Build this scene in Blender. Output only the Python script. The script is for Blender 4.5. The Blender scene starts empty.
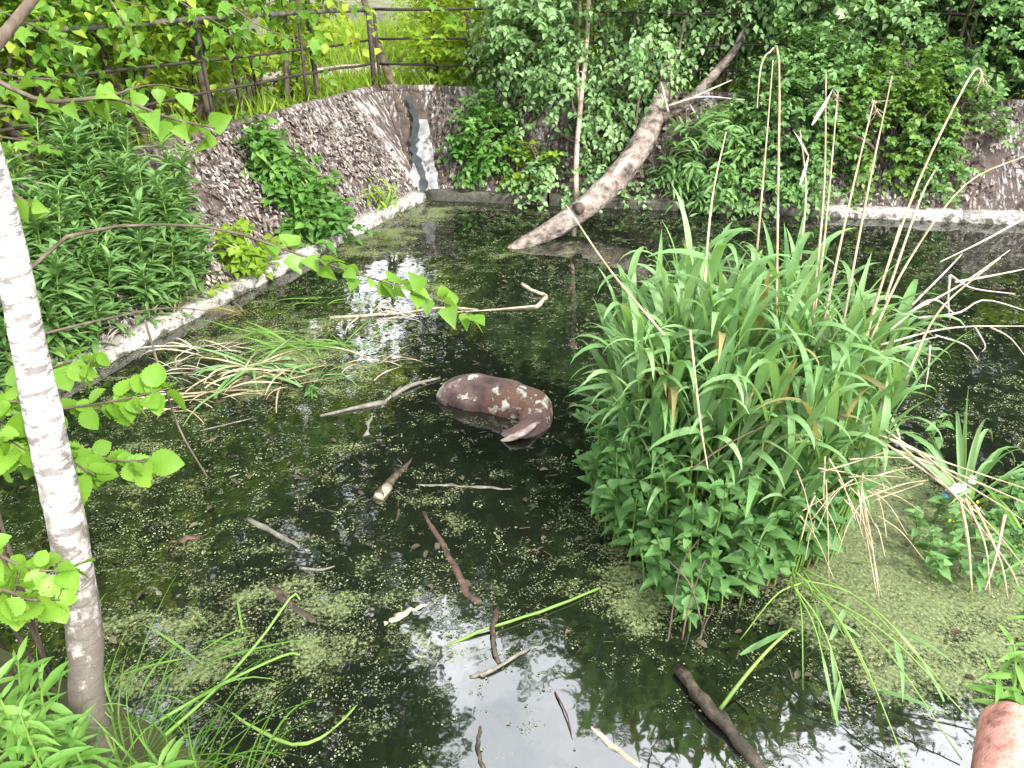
import bpy, math, random
import numpy as np
from mathutils import Vector, Matrix
R = math.radians
rng = np.random.default_rng(11)
random.seed(11)
SC = bpy.context.scene
COL = SC.collection

# ------------------------------------------------------------------ camera, sky, sun, exposure
CAM = np.array([0.0, 0.0, 3.5]); FPX = 760.0; PITCH = R(30)
cam = bpy.data.cameras.new('camera'); camo = bpy.data.objects.new('camera', cam); COL.objects.link(camo)
cam.sensor_width = 36; cam.lens = FPX / 1024 * 36; cam.clip_start = 0.05; cam.clip_end = 2000
camo.location = CAM; camo.rotation_euler = (R(90) - PITCH, 0, 0)
SC.camera = camo

SUN_EL, SUN_AZ = R(41), R(138)        # azimuth measured from +Y (view direction) towards +X
w = bpy.data.worlds.new('World'); SC.world = w; w.use_nodes = True
nt = w.node_tree; nt.nodes.clear()
sky = nt.nodes.new('ShaderNodeTexSky'); sky.sky_type = 'NISHITA'; sky.sun_disc = False
sky.sun_elevation = SUN_EL; sky.sun_rotation = SUN_AZ; sky.air_density = 1.0; sky.dust_density = 3.0; sky.ozone_density = 1.0
bg = nt.nodes.new('ShaderNodeBackground'); bg.inputs[1].default_value = 0.15
tc = nt.nodes.new('ShaderNodeTexCoord'); nz = nt.nodes.new('ShaderNodeTexNoise'); nz.inputs['Scale'].default_value = 2.2
nz.inputs['Detail'].default_value = 6
rmp = nt.nodes.new('ShaderNodeValToRGB'); rmp.color_ramp.elements[0].position = .30; rmp.color_ramp.elements[1].position = .58
mx = nt.nodes.new('ShaderNodeMix'); mx.data_type = 'RGBA'
nt.links.new(tc.outputs['Generated'], nz.inputs['Vector']); nt.links.new(nz.outputs['Fac'], rmp.inputs[0])
nt.links.new(rmp.outputs[0], mx.inputs[0]); nt.links.new(sky.outputs[0], mx.inputs[6])
mx.inputs[7].default_value = (20, 20.5, 21.3, 1)       # thin bright cloud
nt.links.new(mx.outputs[2], bg.inputs[0])
out = nt.nodes.new('ShaderNodeOutputWorld'); nt.links.new(bg.outputs[0], out.inputs[0])

sl = bpy.data.lights.new('sun', 'SUN'); sl.energy = 3.8; sl.angle = R(6); sl.color = (1, .95, .86)
so = bpy.data.objects.new('sun', sl); COL.objects.link(so)
sd = Vector((math.sin(SUN_AZ) * math.cos(SUN_EL), math.cos(SUN_AZ) * math.cos(SUN_EL), math.sin(SUN_EL)))
so.rotation_euler = sd.to_track_quat('Z', 'Y').to_euler(); so.location = sd * 40
SC.view_settings.view_transform = 'Standard'; SC.view_settings.look = 'None'
SC.view_settings.exposure = 1.08; SC.view_settings.gamma = 1
SC.render.engine = 'CYCLES'
SC.cycles.max_bounces = 6; SC.cycles.diffuse_bounces = 2; SC.cycles.glossy_bounces = 2; SC.cycles.transmission_bounces = 3
SC.cycles.use_denoising = True; SC.cycles.sample_clamp_indirect = 6; SC.cycles.caustics_reflective = False

# ------------------------------------------------------------------ helpers
def ray(u, v):
    x = (u - 512) / FPX; y = (384 - v) / FPX
    return np.array([x, math.cos(PITCH) + y * math.sin(PITCH), -math.sin(PITCH) + y * math.cos(PITCH)])
def P(u, v, z=0.0):                    # where the line of sight meets a level z
    d = ray(u, v); t = (z - CAM[2]) / d[2]; return CAM + d * t
def D(u, v, t): return CAM + ray(u, v) * t     # a point t metres out along the lens axis
def proj(p):
    q = np.asarray(p, float) - CAM
    f = q[..., 1] * math.cos(PITCH) - q[..., 2] * math.sin(PITCH); up = q[..., 1] * math.sin(PITCH) + q[..., 2] * math.cos(PITCH)
    return 512 + FPX * q[..., 0] / f, 384 - FPX * up / f, f
def nrmz(a): return a / np.maximum(np.linalg.norm(a, axis=-1, keepdims=True), 1e-9)
TAB = rng.random((256, 256))
def vnoise(x, y):
    xi = np.floor(x).astype(int); yi = np.floor(y).astype(int); fx = x - xi; fy = y - yi
    fx = fx * fx * (3 - 2 * fx); fy = fy * fy * (3 - 2 * fy)
    g = lambda a, b: TAB[a & 255, b & 255]
    return (g(xi, yi) * (1 - fx) + g(xi + 1, yi) * fx) * (1 - fy) + (g(xi, yi + 1) * (1 - fx) + g(xi + 1, yi + 1) * fx) * fy
def fbm(x, y, o=4):
    s = 0; a = .5; t = 0
    for k in range(o): s = s + a * vnoise(x * 2 ** k + 17 * k, y * 2 ** k + 31 * k); t += a; a *= .5
    return s / t

ORG = {}
class MB:
    def __init__(s): s.V = []; s.F = []; s.n = 0
    def add(s, V, *Fs):
        V = np.asarray(V, float).reshape(-1, 3)
        for F in Fs: s.F.append(np.asarray(F, int) + s.n)
        s.V.append(V); s.n += len(V); return s
    def mesh(s, name, mat, smooth=False, off=None):
        V = np.concatenate(s.V)
        if off is not None: V = V - np.asarray(off)
        me = bpy.data.meshes.new(name)
        me.vertices.add(len(V)); me.vertices.foreach_set('co', V.astype(np.float32).ravel())
        li = np.concatenate([f.ravel() for f in s.F]); cnt = np.concatenate([np.full(len(f), f.shape[1]) for f in s.F])
        me.loops.add(len(li)); me.loops.foreach_set('vertex_index', li.astype(np.int32))
        me.polygons.add(len(cnt)); st = np.concatenate([[0], np.cumsum(cnt)[:-1]])
        me.polygons.foreach_set('loop_start', st.astype(np.int32))
        if smooth: me.polygons.foreach_set('use_smooth', np.ones(len(cnt), bool))
        if mat: me.materials.append(mat)
        me.update(calc_edges=True); return me
    def build(s, name, mat, parent=None, smooth=False):
        off = ORG.get(parent.name) if parent else None
        me = s.mesh(name, mat, smooth, off)
        return link(name, me, parent)
def link(name, me, parent=None):
    o = bpy.data.objects.new(name, me); COL.objects.link(o)
    if parent: o.parent = parent; ORG[o.name] = ORG[parent.name]
    else: ORG[o.name] = np.zeros(3)
    return o
def tag(o, label, cat, group=None, kind=None):
    if label: o['label'] = label
    if cat: o['category'] = cat
    if group: o['group'] = group
    if kind: o['kind'] = kind
    return o
def thing(name, loc, label, cat, group=None):
    o = bpy.data.objects.new(name, None); COL.objects.link(o); o.empty_display_size = .1
    o.location = loc; ORG[o.name] = np.asarray(loc, float); return tag(o, label, cat, group)
def stuffpart(o): o['kind'] = 'stuff'; return o
def copy_tree(root, loc, rz=0, s=1.0):
    r = root.copy(); COL.objects.link(r); r.location = loc; r.rotation_euler = (0, 0, rz); r.scale = (s, s, s)
    for ch in root.children:
        c = ch.copy(); COL.objects.link(c); c.parent = r
        for g in ch.children:
            d = g.copy(); COL.objects.link(d); d.parent = c
    return r
def frame(axis, nrm):
    a = nrmz(np.asarray(axis, float)); s = np.cross(a, nrm); s = nrmz(s); n = np.cross(s, a); return s, a, n
def place(me, name, parent, pos, axis, nrm, size, wid=1.0):     # one shared-mesh piece as an object of its own
    s, a, n = frame(np.asarray(axis, float), np.asarray(nrm, float))
    o = bpy.data.objects.new(name, me); COL.objects.link(o); o.parent = parent; ORG[o.name] = ORG[parent.name]
    p = np.asarray(pos) - ORG[parent.name]
    m = Matrix.Identity(4)
    for i in range(3): m[i][0] = s[i] * size * wid; m[i][1] = a[i] * size; m[i][2] = n[i] * size; m[i][3] = p[i]
    o.matrix_local = m; return o
def inst(mb, T, pos, axis, nrm, size, wid=None):                # many copies into one mesh
    V, F = T; pos = np.asarray(pos, float); N = len(pos)
    s, a, n = frame(axis, nrm); size = np.broadcast_to(np.asarray(size, float), (N,))
    wd = np.ones(N) if wid is None else np.broadcast_to(np.asarray(wid, float), (N,))
    W = pos[:, None, :] + size[:, None, None] * (V[None, :, 0, None] * wd[:, None, None] * s[:, None, :] + V[None, :, 1, None] * a[:, None, :] + V[None, :, 2, None] * n[:, None, :])
    k = len(V); offs = (np.arange(N) * k)[:, None, None]
    mb.add(W.reshape(-1, 3), *[(f[None] + offs).reshape(-1, f.shape[1]) for f in F])
def tube(mb, pts, rad, sides=8, rough=0.0, cap=True, flat=1.0):
    pts = np.asarray(pts, float); n = len(pts); rad = np.broadcast_to(np.asarray(rad, float), (n,))
    tg = nrmz(np.gradient(pts, axis=0)); up = np.array([0, 0, 1.0])
    if abs(tg[0] @ up) > .9: up = np.array([1.0, 0, 0])
    s = np.cross(tg[0], up); s /= np.linalg.norm(s); rings = []
    th = np.linspace(0, 2 * np.pi, sides, endpoint=False)
    for i in range(n):
        s = s - tg[i] * (s @ tg[i]); s /= np.linalg.norm(s); b = np.cross(tg[i], s)
        rr = rad[i] * (1 + rough * (rng.random(sides) - .5) * 2) if rough else np.full(sides, rad[i])
        rings.append(pts[i] + (np.cos(th) * rr)[:, None] * s + (np.sin(th) * rr * flat)[:, None] * b)
    V = np.concatenate(rings); i = np.arange(n - 1)[:, None] * sides; j = np.arange(sides)[None]; j2 = (j + 1) % sides
    F = np.stack([i + j, i + j2, i + sides + j2, i + sides + j], -1).reshape(-1, 4); Fs = [F]
    if cap: Fs += [np.arange(sides)[::-1][None], (np.arange(sides) + (n - 1) * sides)[None]]
    mb.add(V, *Fs); return mb
def spline(pts, n):
    p = np.asarray(pts, float); m = len(p)
    if m == 2: t = np.linspace(0, 1, n)[:, None]; return p[0] * (1 - t) + p[1] * t
    q = np.vstack([2 * p[0] - p[1], p, 2 * p[-1] - p[-2]]); o = []
    for t in np.linspace(0, m - 1 - 1e-6, n):
        k = int(t); f = t - k; a, b, c, d = q[k], q[k + 1], q[k + 2], q[k + 3]
        o.append(.5 * (2 * b + (c - a) * f + (2 * a - 5 * b + 4 * c - d) * f * f + (3 * b - a - 3 * c + d) * f ** 3))
    return np.array(o)
def box(mb, c, sx, sy, sz, ax=None):
    c = np.asarray(c, float); ax = np.eye(3) if ax is None else np.asarray(ax)
    V = [c + ax[0] * sx * a / 2 + ax[1] * sy * b / 2 + ax[2] * sz * d / 2 for a in (-1, 1) for b in (-1, 1) for d in (-1, 1)]
    return mb.add(V, [[0, 1, 3, 2], [4, 6, 7, 5], [0, 4, 5, 1], [2, 3, 7, 6], [0, 2, 6, 4], [1, 5, 7, 3]])
def lerp(a, b, n): t = np.linspace(0, 1, n); return a + (b - a) * t

# leaf templates: stalk at the origin, blade along +Y, face up +Z, length 1
def leaf_strip(prof, fold=.12, bend=.15, sub=1, wav=0.0):
    V = []; F = []
    for k, (y, h) in enumerate(prof):
        zb = -bend * y * y; rip = wav * (1 if k % 2 else -1)
        V += [(-h, y, zb + fold * h * 1.5 + rip), (0, y, zb), (h, y, zb + fold * h * 1.5 + rip)]
    for k in range(len(prof) - 1):
        a = 3 * k; F += [[a, a + 1, a + 4, a + 3], [a + 1, a + 2, a + 5, a + 4]]
    return np.array(V, float), [np.array(F)]
L_BIRCH = leaf_strip([(0, .02), (.10, .02), (.16, .26), (.32, .40), (.55, .30), (.8, .13), (1, .0)], .25, .2)
L_FAR = (np.array([(0, 0, 0), (-.34, .45, .05), (0, 1, -.1), (.34, .45, .05)]), [np.array([[0, 3, 2], [0, 2, 1]])])
L_ROUND = leaf_strip([(0, .05), (.2, .32), (.5, .42), (.8, .3), (1, .06)], .25, .25)
L_SMALL = leaf_strip([(0, .05), (.48, .42), (1, .05)], .25, .25)
L_BF = leaf_strip([(0, .03), (.2, .33), (.5, .34), (1, .0)], .25, .3)
L_LANCE = leaf_strip([(0, .02), (.2, .085), (.5, .11), (.78, .07), (1, 0)], .3, .35)
L_BLADE = leaf_strip([(0, .012), (.3, .02), (.65, .016), (1, 0)], .3, .6)
L_NETTLE = leaf_strip([(0, .015), (.12, .02), (.15, .2), (.2, .31), (.26, .28), (.33, .35), (.39, .30), (.46, .33), (.52, .26), (.6, .27), (.66, .2), (.74, .19), (.8, .12), (.88, .1), (1, 0)], .3, .25, wav=.008)
def hazel():
    pr = [(0, .015), (.1, .02)]; n = 17
    for k in range(n):
        t = k / (n - 1); y = .12 + .84 * t
        h = .40 * math.sin(math.pi * (.10 + .88 * t)) ** .75 * (1.0 - .1 * t); pr.append((y, h * (1.03 if k % 2 else .95)))
    pr.append((1.0, .0)); V, F = leaf_strip(pr, .16, .2, wav=.022); 
    return V, F
L_HAZEL = hazel()
def maple():
    a = []; lobes = [(-2.3, .55), (-1.1, .85), (0, 1.0), (1.1, .85), (2.3, .55)]
    pts = [(0, 0, 0)]
    for k, (an, r) in enumerate(lobes):
        for da, rr in ((-.32, .62), (-.12, .8), (0, 1), (.12, .8), (.32, .62)):
            t = an + da; pts.append((math.sin(t) * r * rr * .62, .42 + math.cos(t) * r * rr * .58, -.12 * (r * rr) ** 2 + .02 * k))
    V = [(0, .42, 0)] + pts[1:] + [(0, .15, 0)]
    F = [[0, k + 1, k] for k in range(1, 25)] + [[0, 26, 25], [0, 1, 26]]
    return np.array(V), [np.array(F)]
L_MAPLE = maple()

# ------------------------------------------------------------------ materials
def newmat(name):
    m = bpy.data.materials.new(name); m.use_nodes = True; n = m.node_tree; n.nodes.clear()
    o = n.nodes.new('ShaderNodeOutputMaterial'); return m, n, o
def N(n, t, **k):
    x = n.nodes.new('ShaderNode' + t)
    for a, b in k.items(): setattr(x, a, b)
    return x
def ramp(n, src, stops):
    r = N(n, 'ValToRGB'); cr = r.color_ramp
    while len(cr.elements) < len(stops): cr.elements.new(.5)
    for e, (p, c) in zip(cr.elements, stops): e.position = p; e.color = (*c, 1) if len(c) == 3 else c
    n.links.new(src, r.inputs[0]); return r.outputs[0]
def noise(n, scale, detail=4, rough=.55, vec=None, sc=None):
    t = N(n, 'TexNoise'); t.inputs['Scale'].default_value = scale; t.inputs['Detail'].default_value = detail; t.inputs['Roughness'].default_value = rough
    g = N(n, 'NewGeometry'); v = g.outputs['Position'] if vec is None else vec
    if sc is not None:
        mp = N(n, 'Mapping'); mp.inputs['Scale'].default_value = sc; n.links.new(v, mp.inputs[0]); v = mp.outputs[0]
    n.links.new(v, t.inputs['Vector']); return t.outputs['Fac']
def mixc(n, f, a, b, mode='MIX'):
    m = N(n, 'Mix', data_type='RGBA', blend_type=mode)
    if isinstance(f, (int, float)): m.inputs[0].default_value = f
    else: n.links.new(f, m.inputs[0])
    for i, c in ((6, a), (7, b)):
        if isinstance(c, tuple): m.inputs[i].default_value = (*c, 1)
        else: n.links.new(c, m.inputs[i])
    return m.outputs[2]
def math_(n, op, a, b=None, c=None):
    m = N(n, 'Math', operation=op)
    for i, x in enumerate((a, b, c)):
        if x is None: continue
        if isinstance(x, (int, float)): m.inputs[i].default_value = x
        else: n.links.new(x, m.inputs[i])
    return m.outputs[0]
def bump(n, h, s, d=.02):
    b = N(n, 'Bump'); b.inputs['Strength'].default_value = s; b.inputs['Distance'].default_value = d; n.links.new(h, b.inputs['Height']); return b.outputs[0]
def leafmat(name, dark, mid, light, trans=.35, rough=.42, spec=.5):
    m, n, o = newmat(name)
    g = N(n, 'NewGeometry'); oi = N(n, 'ObjectInfo')
    f = math_(n, 'FRACT', math_(n, 'ADD', g.outputs['Random Per Island'], oi.outputs['Random']))
    c = ramp(n, f, [(0, dark), (.5, mid), (1, light)])
    big = noise(n, 1.6, 3); c = mixc(n, ramp(n, big, [(.38, (.75, .75, .75)), (.62, (0, 0, 0))]), c, dark)
    fine = noise(n, 45, 3); c = mixc(n, math_(n, 'MULTIPLY', fine, .35), c, light)
    b = N(n, 'BsdfPrincipled'); n.links.new(c, b.inputs['Base Color']); b.inputs['Roughness'].default_value = rough; b.inputs['Specular IOR Level'].default_value = spec * .5
    t = N(n, 'BsdfTranslucent'); tcol = mixc(n, .5, c, (mid[0] * 2.2 + .02, mid[1] * 1.9 + .02, mid[2] * .6)); n.links.new(tcol, t.inputs[0])
    x = N(n, 'MixShader'); x.inputs[0].default_value = trans; n.links.new(b.outputs[0], x.inputs[1]); n.links.new(t.outputs[0], x.inputs[2]); n.links.new(x.outputs[0], o.inputs[0])
    return m
def surf(name, stops, scale=6, rough=.8, bmp=.4, sc=None, detail=6, bd=.02, spec=.3, vec='pos'):
    m, n, o = newmat(name); v = None
    if vec == 'obj': v = N(n, 'TexCoord').outputs['Object']
    f = noise(n, scale, detail, .6, v, sc); oi = N(n, 'ObjectInfo')
    c = ramp(n, f, stops); c = mixc(n, .25, c, mixc(n, oi.outputs['Random'], (.02, .018, .012), c))
    b = N(n, 'BsdfPrincipled'); n.links.new(c, b.inputs['Base Color']); b.inputs['Roughness'].default_value = rough; b.inputs['Specular IOR Level'].default_value = spec
    f2 = noise(n, scale * 4, 5, .6, v, sc); n.links.new(bump(n, math_(n, 'ADD', f, math_(n, 'MULTIPLY', f2, .5)), bmp, bd), b.inputs['Normal'])
    n.links.new(b.outputs[0], o.inputs[0]); return m

M = {}
M['reed'] = leafmat('reed_leaf', (.075, .175, .05), (.14, .275, .085), (.27, .40, .19), .33, .40)
M['reed_stem'] = leafmat('reed_stem', (.09, .19, .03), (.15, .26, .05), (.22, .33, .08), .1, .4)
M['nettle'] = leafmat('nettle_leaf', (.05, .13, .035), (.09, .20, .06), (.15, .28, .09), .3, .5)
M['birchleaf'] = leafmat('birch_leaf', (.075, .17, .02), (.13, .26, .03), (.22, .36, .06), .45, .35)
M['hazel'] = leafmat('hazel_leaf', (.09, .20, .02), (.14, .28, .03), (.22, .37, .05), .42, .4)
M['maple'] = leafmat('maple_leaf', (.07, .18, .02), (.12, .26, .03), (.2, .36, .05), .5, .42)
M['poplar'] = leafmat('pale_bank_leaf', (.06, .15, .035), (.14, .27, .08), (.30, .41, .22), .3, .32, .6)
M['shrub'] = leafmat('shrub_leaf', (.05, .125, .03), (.115, .235, .065), (.21, .35, .13), .3, .42)
M['shrubwarm'] = leafmat('warm_shrub_leaf', (.055, .125, .02), (.115, .22, .04), (.20, .32, .075), .35, .42)
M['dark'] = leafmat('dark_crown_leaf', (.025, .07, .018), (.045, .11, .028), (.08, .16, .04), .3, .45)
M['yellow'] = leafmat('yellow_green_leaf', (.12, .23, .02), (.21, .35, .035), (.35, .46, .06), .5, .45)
M['sunny'] = leafmat('sunlit_tone_leaf', (.17, .27, .025), (.29, .41, .045), (.44, .53, .09), .5, .5)  # leaf colour lightened so the growth behind the fences looks sunlit
M['weed'] = leafmat('willowherb_leaf', (.08, .18, .05), (.14, .27, .08), (.23, .37, .14), .35, .45)
M['ivy'] = leafmat('slope_bush_leaf', (.05, .14, .03), (.09, .21, .04), (.15, .29, .06), .35, .42)
M['herb'] = leafmat('bank_herb_leaf', (.07, .18, .03), (.12, .26, .045), (.2, .34, .08), .4, .42)
M['duck'] = leafmat('duckweed', (.028, .036, .012), (.075, .095, .036), (.30, .34, .20), .05, .4)
M['litter'] = leafmat('dead_leaf', (.03, .02, .015), (.075, .048, .038), (.42, .36, .32), .1, .7, .2)
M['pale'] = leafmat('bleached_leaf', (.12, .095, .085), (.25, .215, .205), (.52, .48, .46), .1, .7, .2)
M['debris'] = leafmat('sodden_leaf', (.022, .018, .011), (.05, .04, .024), (.13, .115, .07), .05, .5, .4)
M['reedold'] = leafmat('yellowed_reed_leaf', (.16, .15, .05), (.26, .22, .09), (.36, .30, .15), .3, .5)
M['straw'] = surf('dry_straw', [(.3, (.20, .155, .09)), (.5, (.34, .27, .17)), (.75, (.52, .45, .32))], 9, .6, .2)
M['strawpale'] = surf('bleached_straw', [(.3, (.22, .18, .145)), (.5, (.38, .325, .28)), (.75, (.54, .49, .43))], 9, .6, .2)
M['bark'] = surf('brown_bark', [(.3, (.035, .025, .018)), (.55, (.10, .075, .055)), (.8, (.20, .16, .125))], 14, .9, .7, (1, 1, .35))
M['logbark'] = surf('weathered_log', [(.36, (.05, .038, .031)), (.46, (.16, .128, .108)), (.57, (.27, .225, .195)), (.72, (.40, .35, .315))], 5.5, .88, 1.0, (1, 1, 1.3), 9, .06)
M['logbare'] = surf('bare_wood', [(.3, (.22, .17, .13)), (.5, (.38, .32, .26)), (.75, (.50, .44, .37))], 9, .7, .4)
M['pinkbark'] = surf('pink_birch_bark', [(.3, (.20, .13, .09)), (.5, (.42, .32, .26)), (.75, (.58, .49, .43))], 7, .7, .3)
M['stickwet'] = surf('wet_stick', [(.3, (.022, .016, .011)), (.55, (.065, .048, .034)), (.8, (.15, .12, .09))], 16, .45, .6)
M['stickgrey'] = surf('grey_stick', [(.3, (.07, .065, .05)), (.55, (.17, .16, .13)), (.8, (.30, .28, .24))], 14, .6, .5)
M['stickred'] = surf('red_brown_stick', [(.3, (.03, .018, .013)), (.55, (.085, .05, .038)), (.8, (.17, .11, .085))], 14, .5, .5)
M['palewood'] = surf('pale_wood', [(.3, (.16, .13, .09)), (.5, (.32, .28, .20)), (.75, (.50, .45, .35))], 12, .6, .3)
M['metal'] = surf('rusty_painted_pipe', [(.35, (.055, .045, .04)), (.55, (.12, .105, .095)), (.75, (.24, .22, .205))], 9, .6, .3)
M['metaldark'] = surf('dark_rusted_iron', [(.3, (.02, .015, .013)), (.6, (.05, .04, .035)), (.8, (.09, .075, .065))], 10, .7, .3)
M['ground'] = surf('bank_soil', [(.3, (.035, .03, .015)), (.5, (.07, .07, .025)), (.72, (.10, .14, .035))], 1.5, .95, .8, None, 8, .05)
M['path'] = surf('pale_path', [(.3, (.30, .25, .21)), (.6, (.42, .36, .31)), (.8, (.5, .45, .40))], 3, .95, .4)
M['white'] = surf('crumpled_plastic', [(.3, (.7, .72, .74)), (.8, (.85, .86, .88))], 20, .35, .2)
M['blue'] = surf('blue_plastic', [(.3, (.08, .22, .50)), (.8, (.14, .32, .62))], 10, .4, .1)
M['salmon'] = surf('salmon_clay', [(.32, (.16, .075, .055)), (.45, (.40, .18, .14)), (.6, (.52, .27, .22)), (.78, (.60, .38, .33))], 11, .75, .8, None, 9, .02)
M['flower'] = surf('ochre_flower', [(.3, (.55, .36, .03)), (.8, (.75, .52, .06))], 20, .6, .1)

def birchbark():
    m, n, o = newmat('birch_bark'); pos = N(n, 'NewGeometry').outputs['Position']
    a = noise(n, 3.2, 5, .6, pos, (1.2, 1.2, 6)); band = ramp(n, a, [(.47, (0, 0, 0)), (.53, (1, 1, 1))])
    b = noise(n, 10, 6, .68, pos, (1, 1, 4.0)); lent = ramp(n, b, [(.53, (0, 0, 0)), (.565, (1, 1, 1))])
    base = ramp(n, noise(n, 9, 4), [(.3, (.22, .20, .185)), (.5, (.42, .395, .37)), (.75, (.58, .56, .53))])
    sep = N(n, 'SeparateXYZ'); n.links.new(pos, sep.inputs[0])
    low = math_(n, 'SUBTRACT', 2.0, sep.outputs[2]); lowm = math_(n, 'MULTIPLY', low, 1.3)
    crust = ramp(n, math_(n, 'ADD', noise(n, 11, 6, .65, pos, (1, 1, .55)), math_(n, 'MAXIMUM', math_(n, 'MULTIPLY', lowm, .2), -.12)), [(.55, (0, 0, 0)), (.70, (1, 1, 1))])
    c = mixc(n, math_(n, 'MULTIPLY', band, .5), base, (.16, .14, .125)); c = mixc(n, math_(n, 'MULTIPLY', lent, .8), c, (.06, .05, .045))
    c = mixc(n, crust, c, (.10, .085, .07))
    p = N(n, 'BsdfPrincipled'); n.links.new(c, p.inputs['Base Color']); p.inputs['Roughness'].default_value = .65
    n.links.new(bump(n, math_(n, 'SUBTRACT', 1, math_(n, 'ADD', lent, crust)), .5, .01), p.inputs['Normal']); n.links.new(p.outputs[0], o.inputs[0]); return m
M['birch'] = birchbark()
def concrete(name, run):
    m, n, o = newmat(name); pos = N(n, 'NewGeometry').outputs['Position']
    dt = N(n, 'VectorMath', operation='DOT_PRODUCT'); dt.inputs[1].default_value = run; n.links.new(pos, dt.inputs[0])
    sp_ = N(n, 'SeparateXYZ'); n.links.new(pos, sp_.inputs[0]); cb = N(n, 'CombineXYZ'); n.links.new(dt.outputs['Value'], cb.inputs[0])
    n.links.new(math_(n, 'ADD', math_(n, 'MULTIPLY', sp_.outputs[2], .36), math_(n, 'MULTIPLY', dt.outputs['Value'], .22)), cb.inputs[1]); v = cb.outputs[0]
    big = noise(n, .9, 3, .6, v); st = noise(n, 7, 6, .72, v); sp = noise(n, 21, 4, .7, v)
    f = math_(n, 'ADD', math_(n, 'MULTIPLY', st, .45), math_(n, 'ADD', math_(n, 'MULTIPLY', sp, .45), math_(n, 'MULTIPLY', big, .30)))
    moss = ramp(n, f, [(.60, (1, 1, 1)), (.66, (0, 0, 0))])
    bare = ramp(n, noise(n, 14, 5), [(.3, (.24, .21, .205)), (.7, (.46, .42, .41))])
    dirt = ramp(n, noise(n, 9, 4), [(.3, (.028, .02, .017)), (.55, (.065, .045, .038)), (.8, (.11, .08, .066))])
    c = mixc(n, moss, bare, dirt); p = N(n, 'BsdfPrincipled'); n.links.new(c, p.inputs['Base Color']); p.inputs['Roughness'].default_value = .92
    n.links.new(bump(n, math_(n, 'ADD', moss, math_(n, 'MULTIPLY', sp, .6)), .8, .03), p.inputs['Normal']); n.links.new(p.outputs[0], o.inputs[0]); return m
M['concreteL'] = concrete('mossy_concrete_left', (-.4226, -.9063, 0)); M['concreteB'] = concrete('mossy_concrete_back', (.99, -.141, 0))
def kerbmat(name, wet, stops):
    m, n, o = newmat(name); pos = N(n, 'NewGeometry').outputs['Position']; sp = N(n, 'SeparateXYZ'); n.links.new(pos, sp.inputs[0])
    c = ramp(n, noise(n, 4, 7, .7, pos), stops)
    al = ramp(n, math_(n, 'ADD', noise(n, 6, 6, .7, pos), math_(n, 'MULTIPLY', sp.outputs[2], -1.6)), [(.42 - wet, (0, 0, 0)), (.52 - wet, (1, 1, 1))])   # algae line
    c = mixc(n, al, c, (.035, .036, .024)); c = mixc(n, ramp(n, noise(n, 17, 6, .75, pos), [(.52, (0, 0, 0)), (.62, (1, 1, 1))]), c, (.075, .062, .05))
    p = N(n, 'BsdfPrincipled'); n.links.new(c, p.inputs['Base Color']); p.inputs['Roughness'].default_value = .85; n.links.new(bump(n, noise(n, 12, 6, .7, pos), .9, .03), p.inputs['Normal']); n.links.new(p.outputs[0], o.inputs[0]); return m
M['kerb'] = kerbmat('kerb_concrete', .0, [(.3, (.14, .13, .115)), (.5, (.30, .285, .26)), (.7, (.46, .44, .41))]); M['kerbmoss'] = kerbmat('mossy_kerb_concrete', .17, [(.35, (.04, .038, .028)), (.55, (.09, .085, .07)), (.75, (.20, .19, .17))])
M['bareconc'] = surf('bare_grey_concrete', [(.3, (.12, .12, .125)), (.5, (.24, .24, .25)), (.75, (.34, .34, .35))], 6, .85, .3)
M['streak'] = surf('wet_black_streak', [(.3, (.02, .022, .026)), (.6, (.045, .05, .055)), (.8, (.09, .095, .10))], 6, .35, .3)
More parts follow.
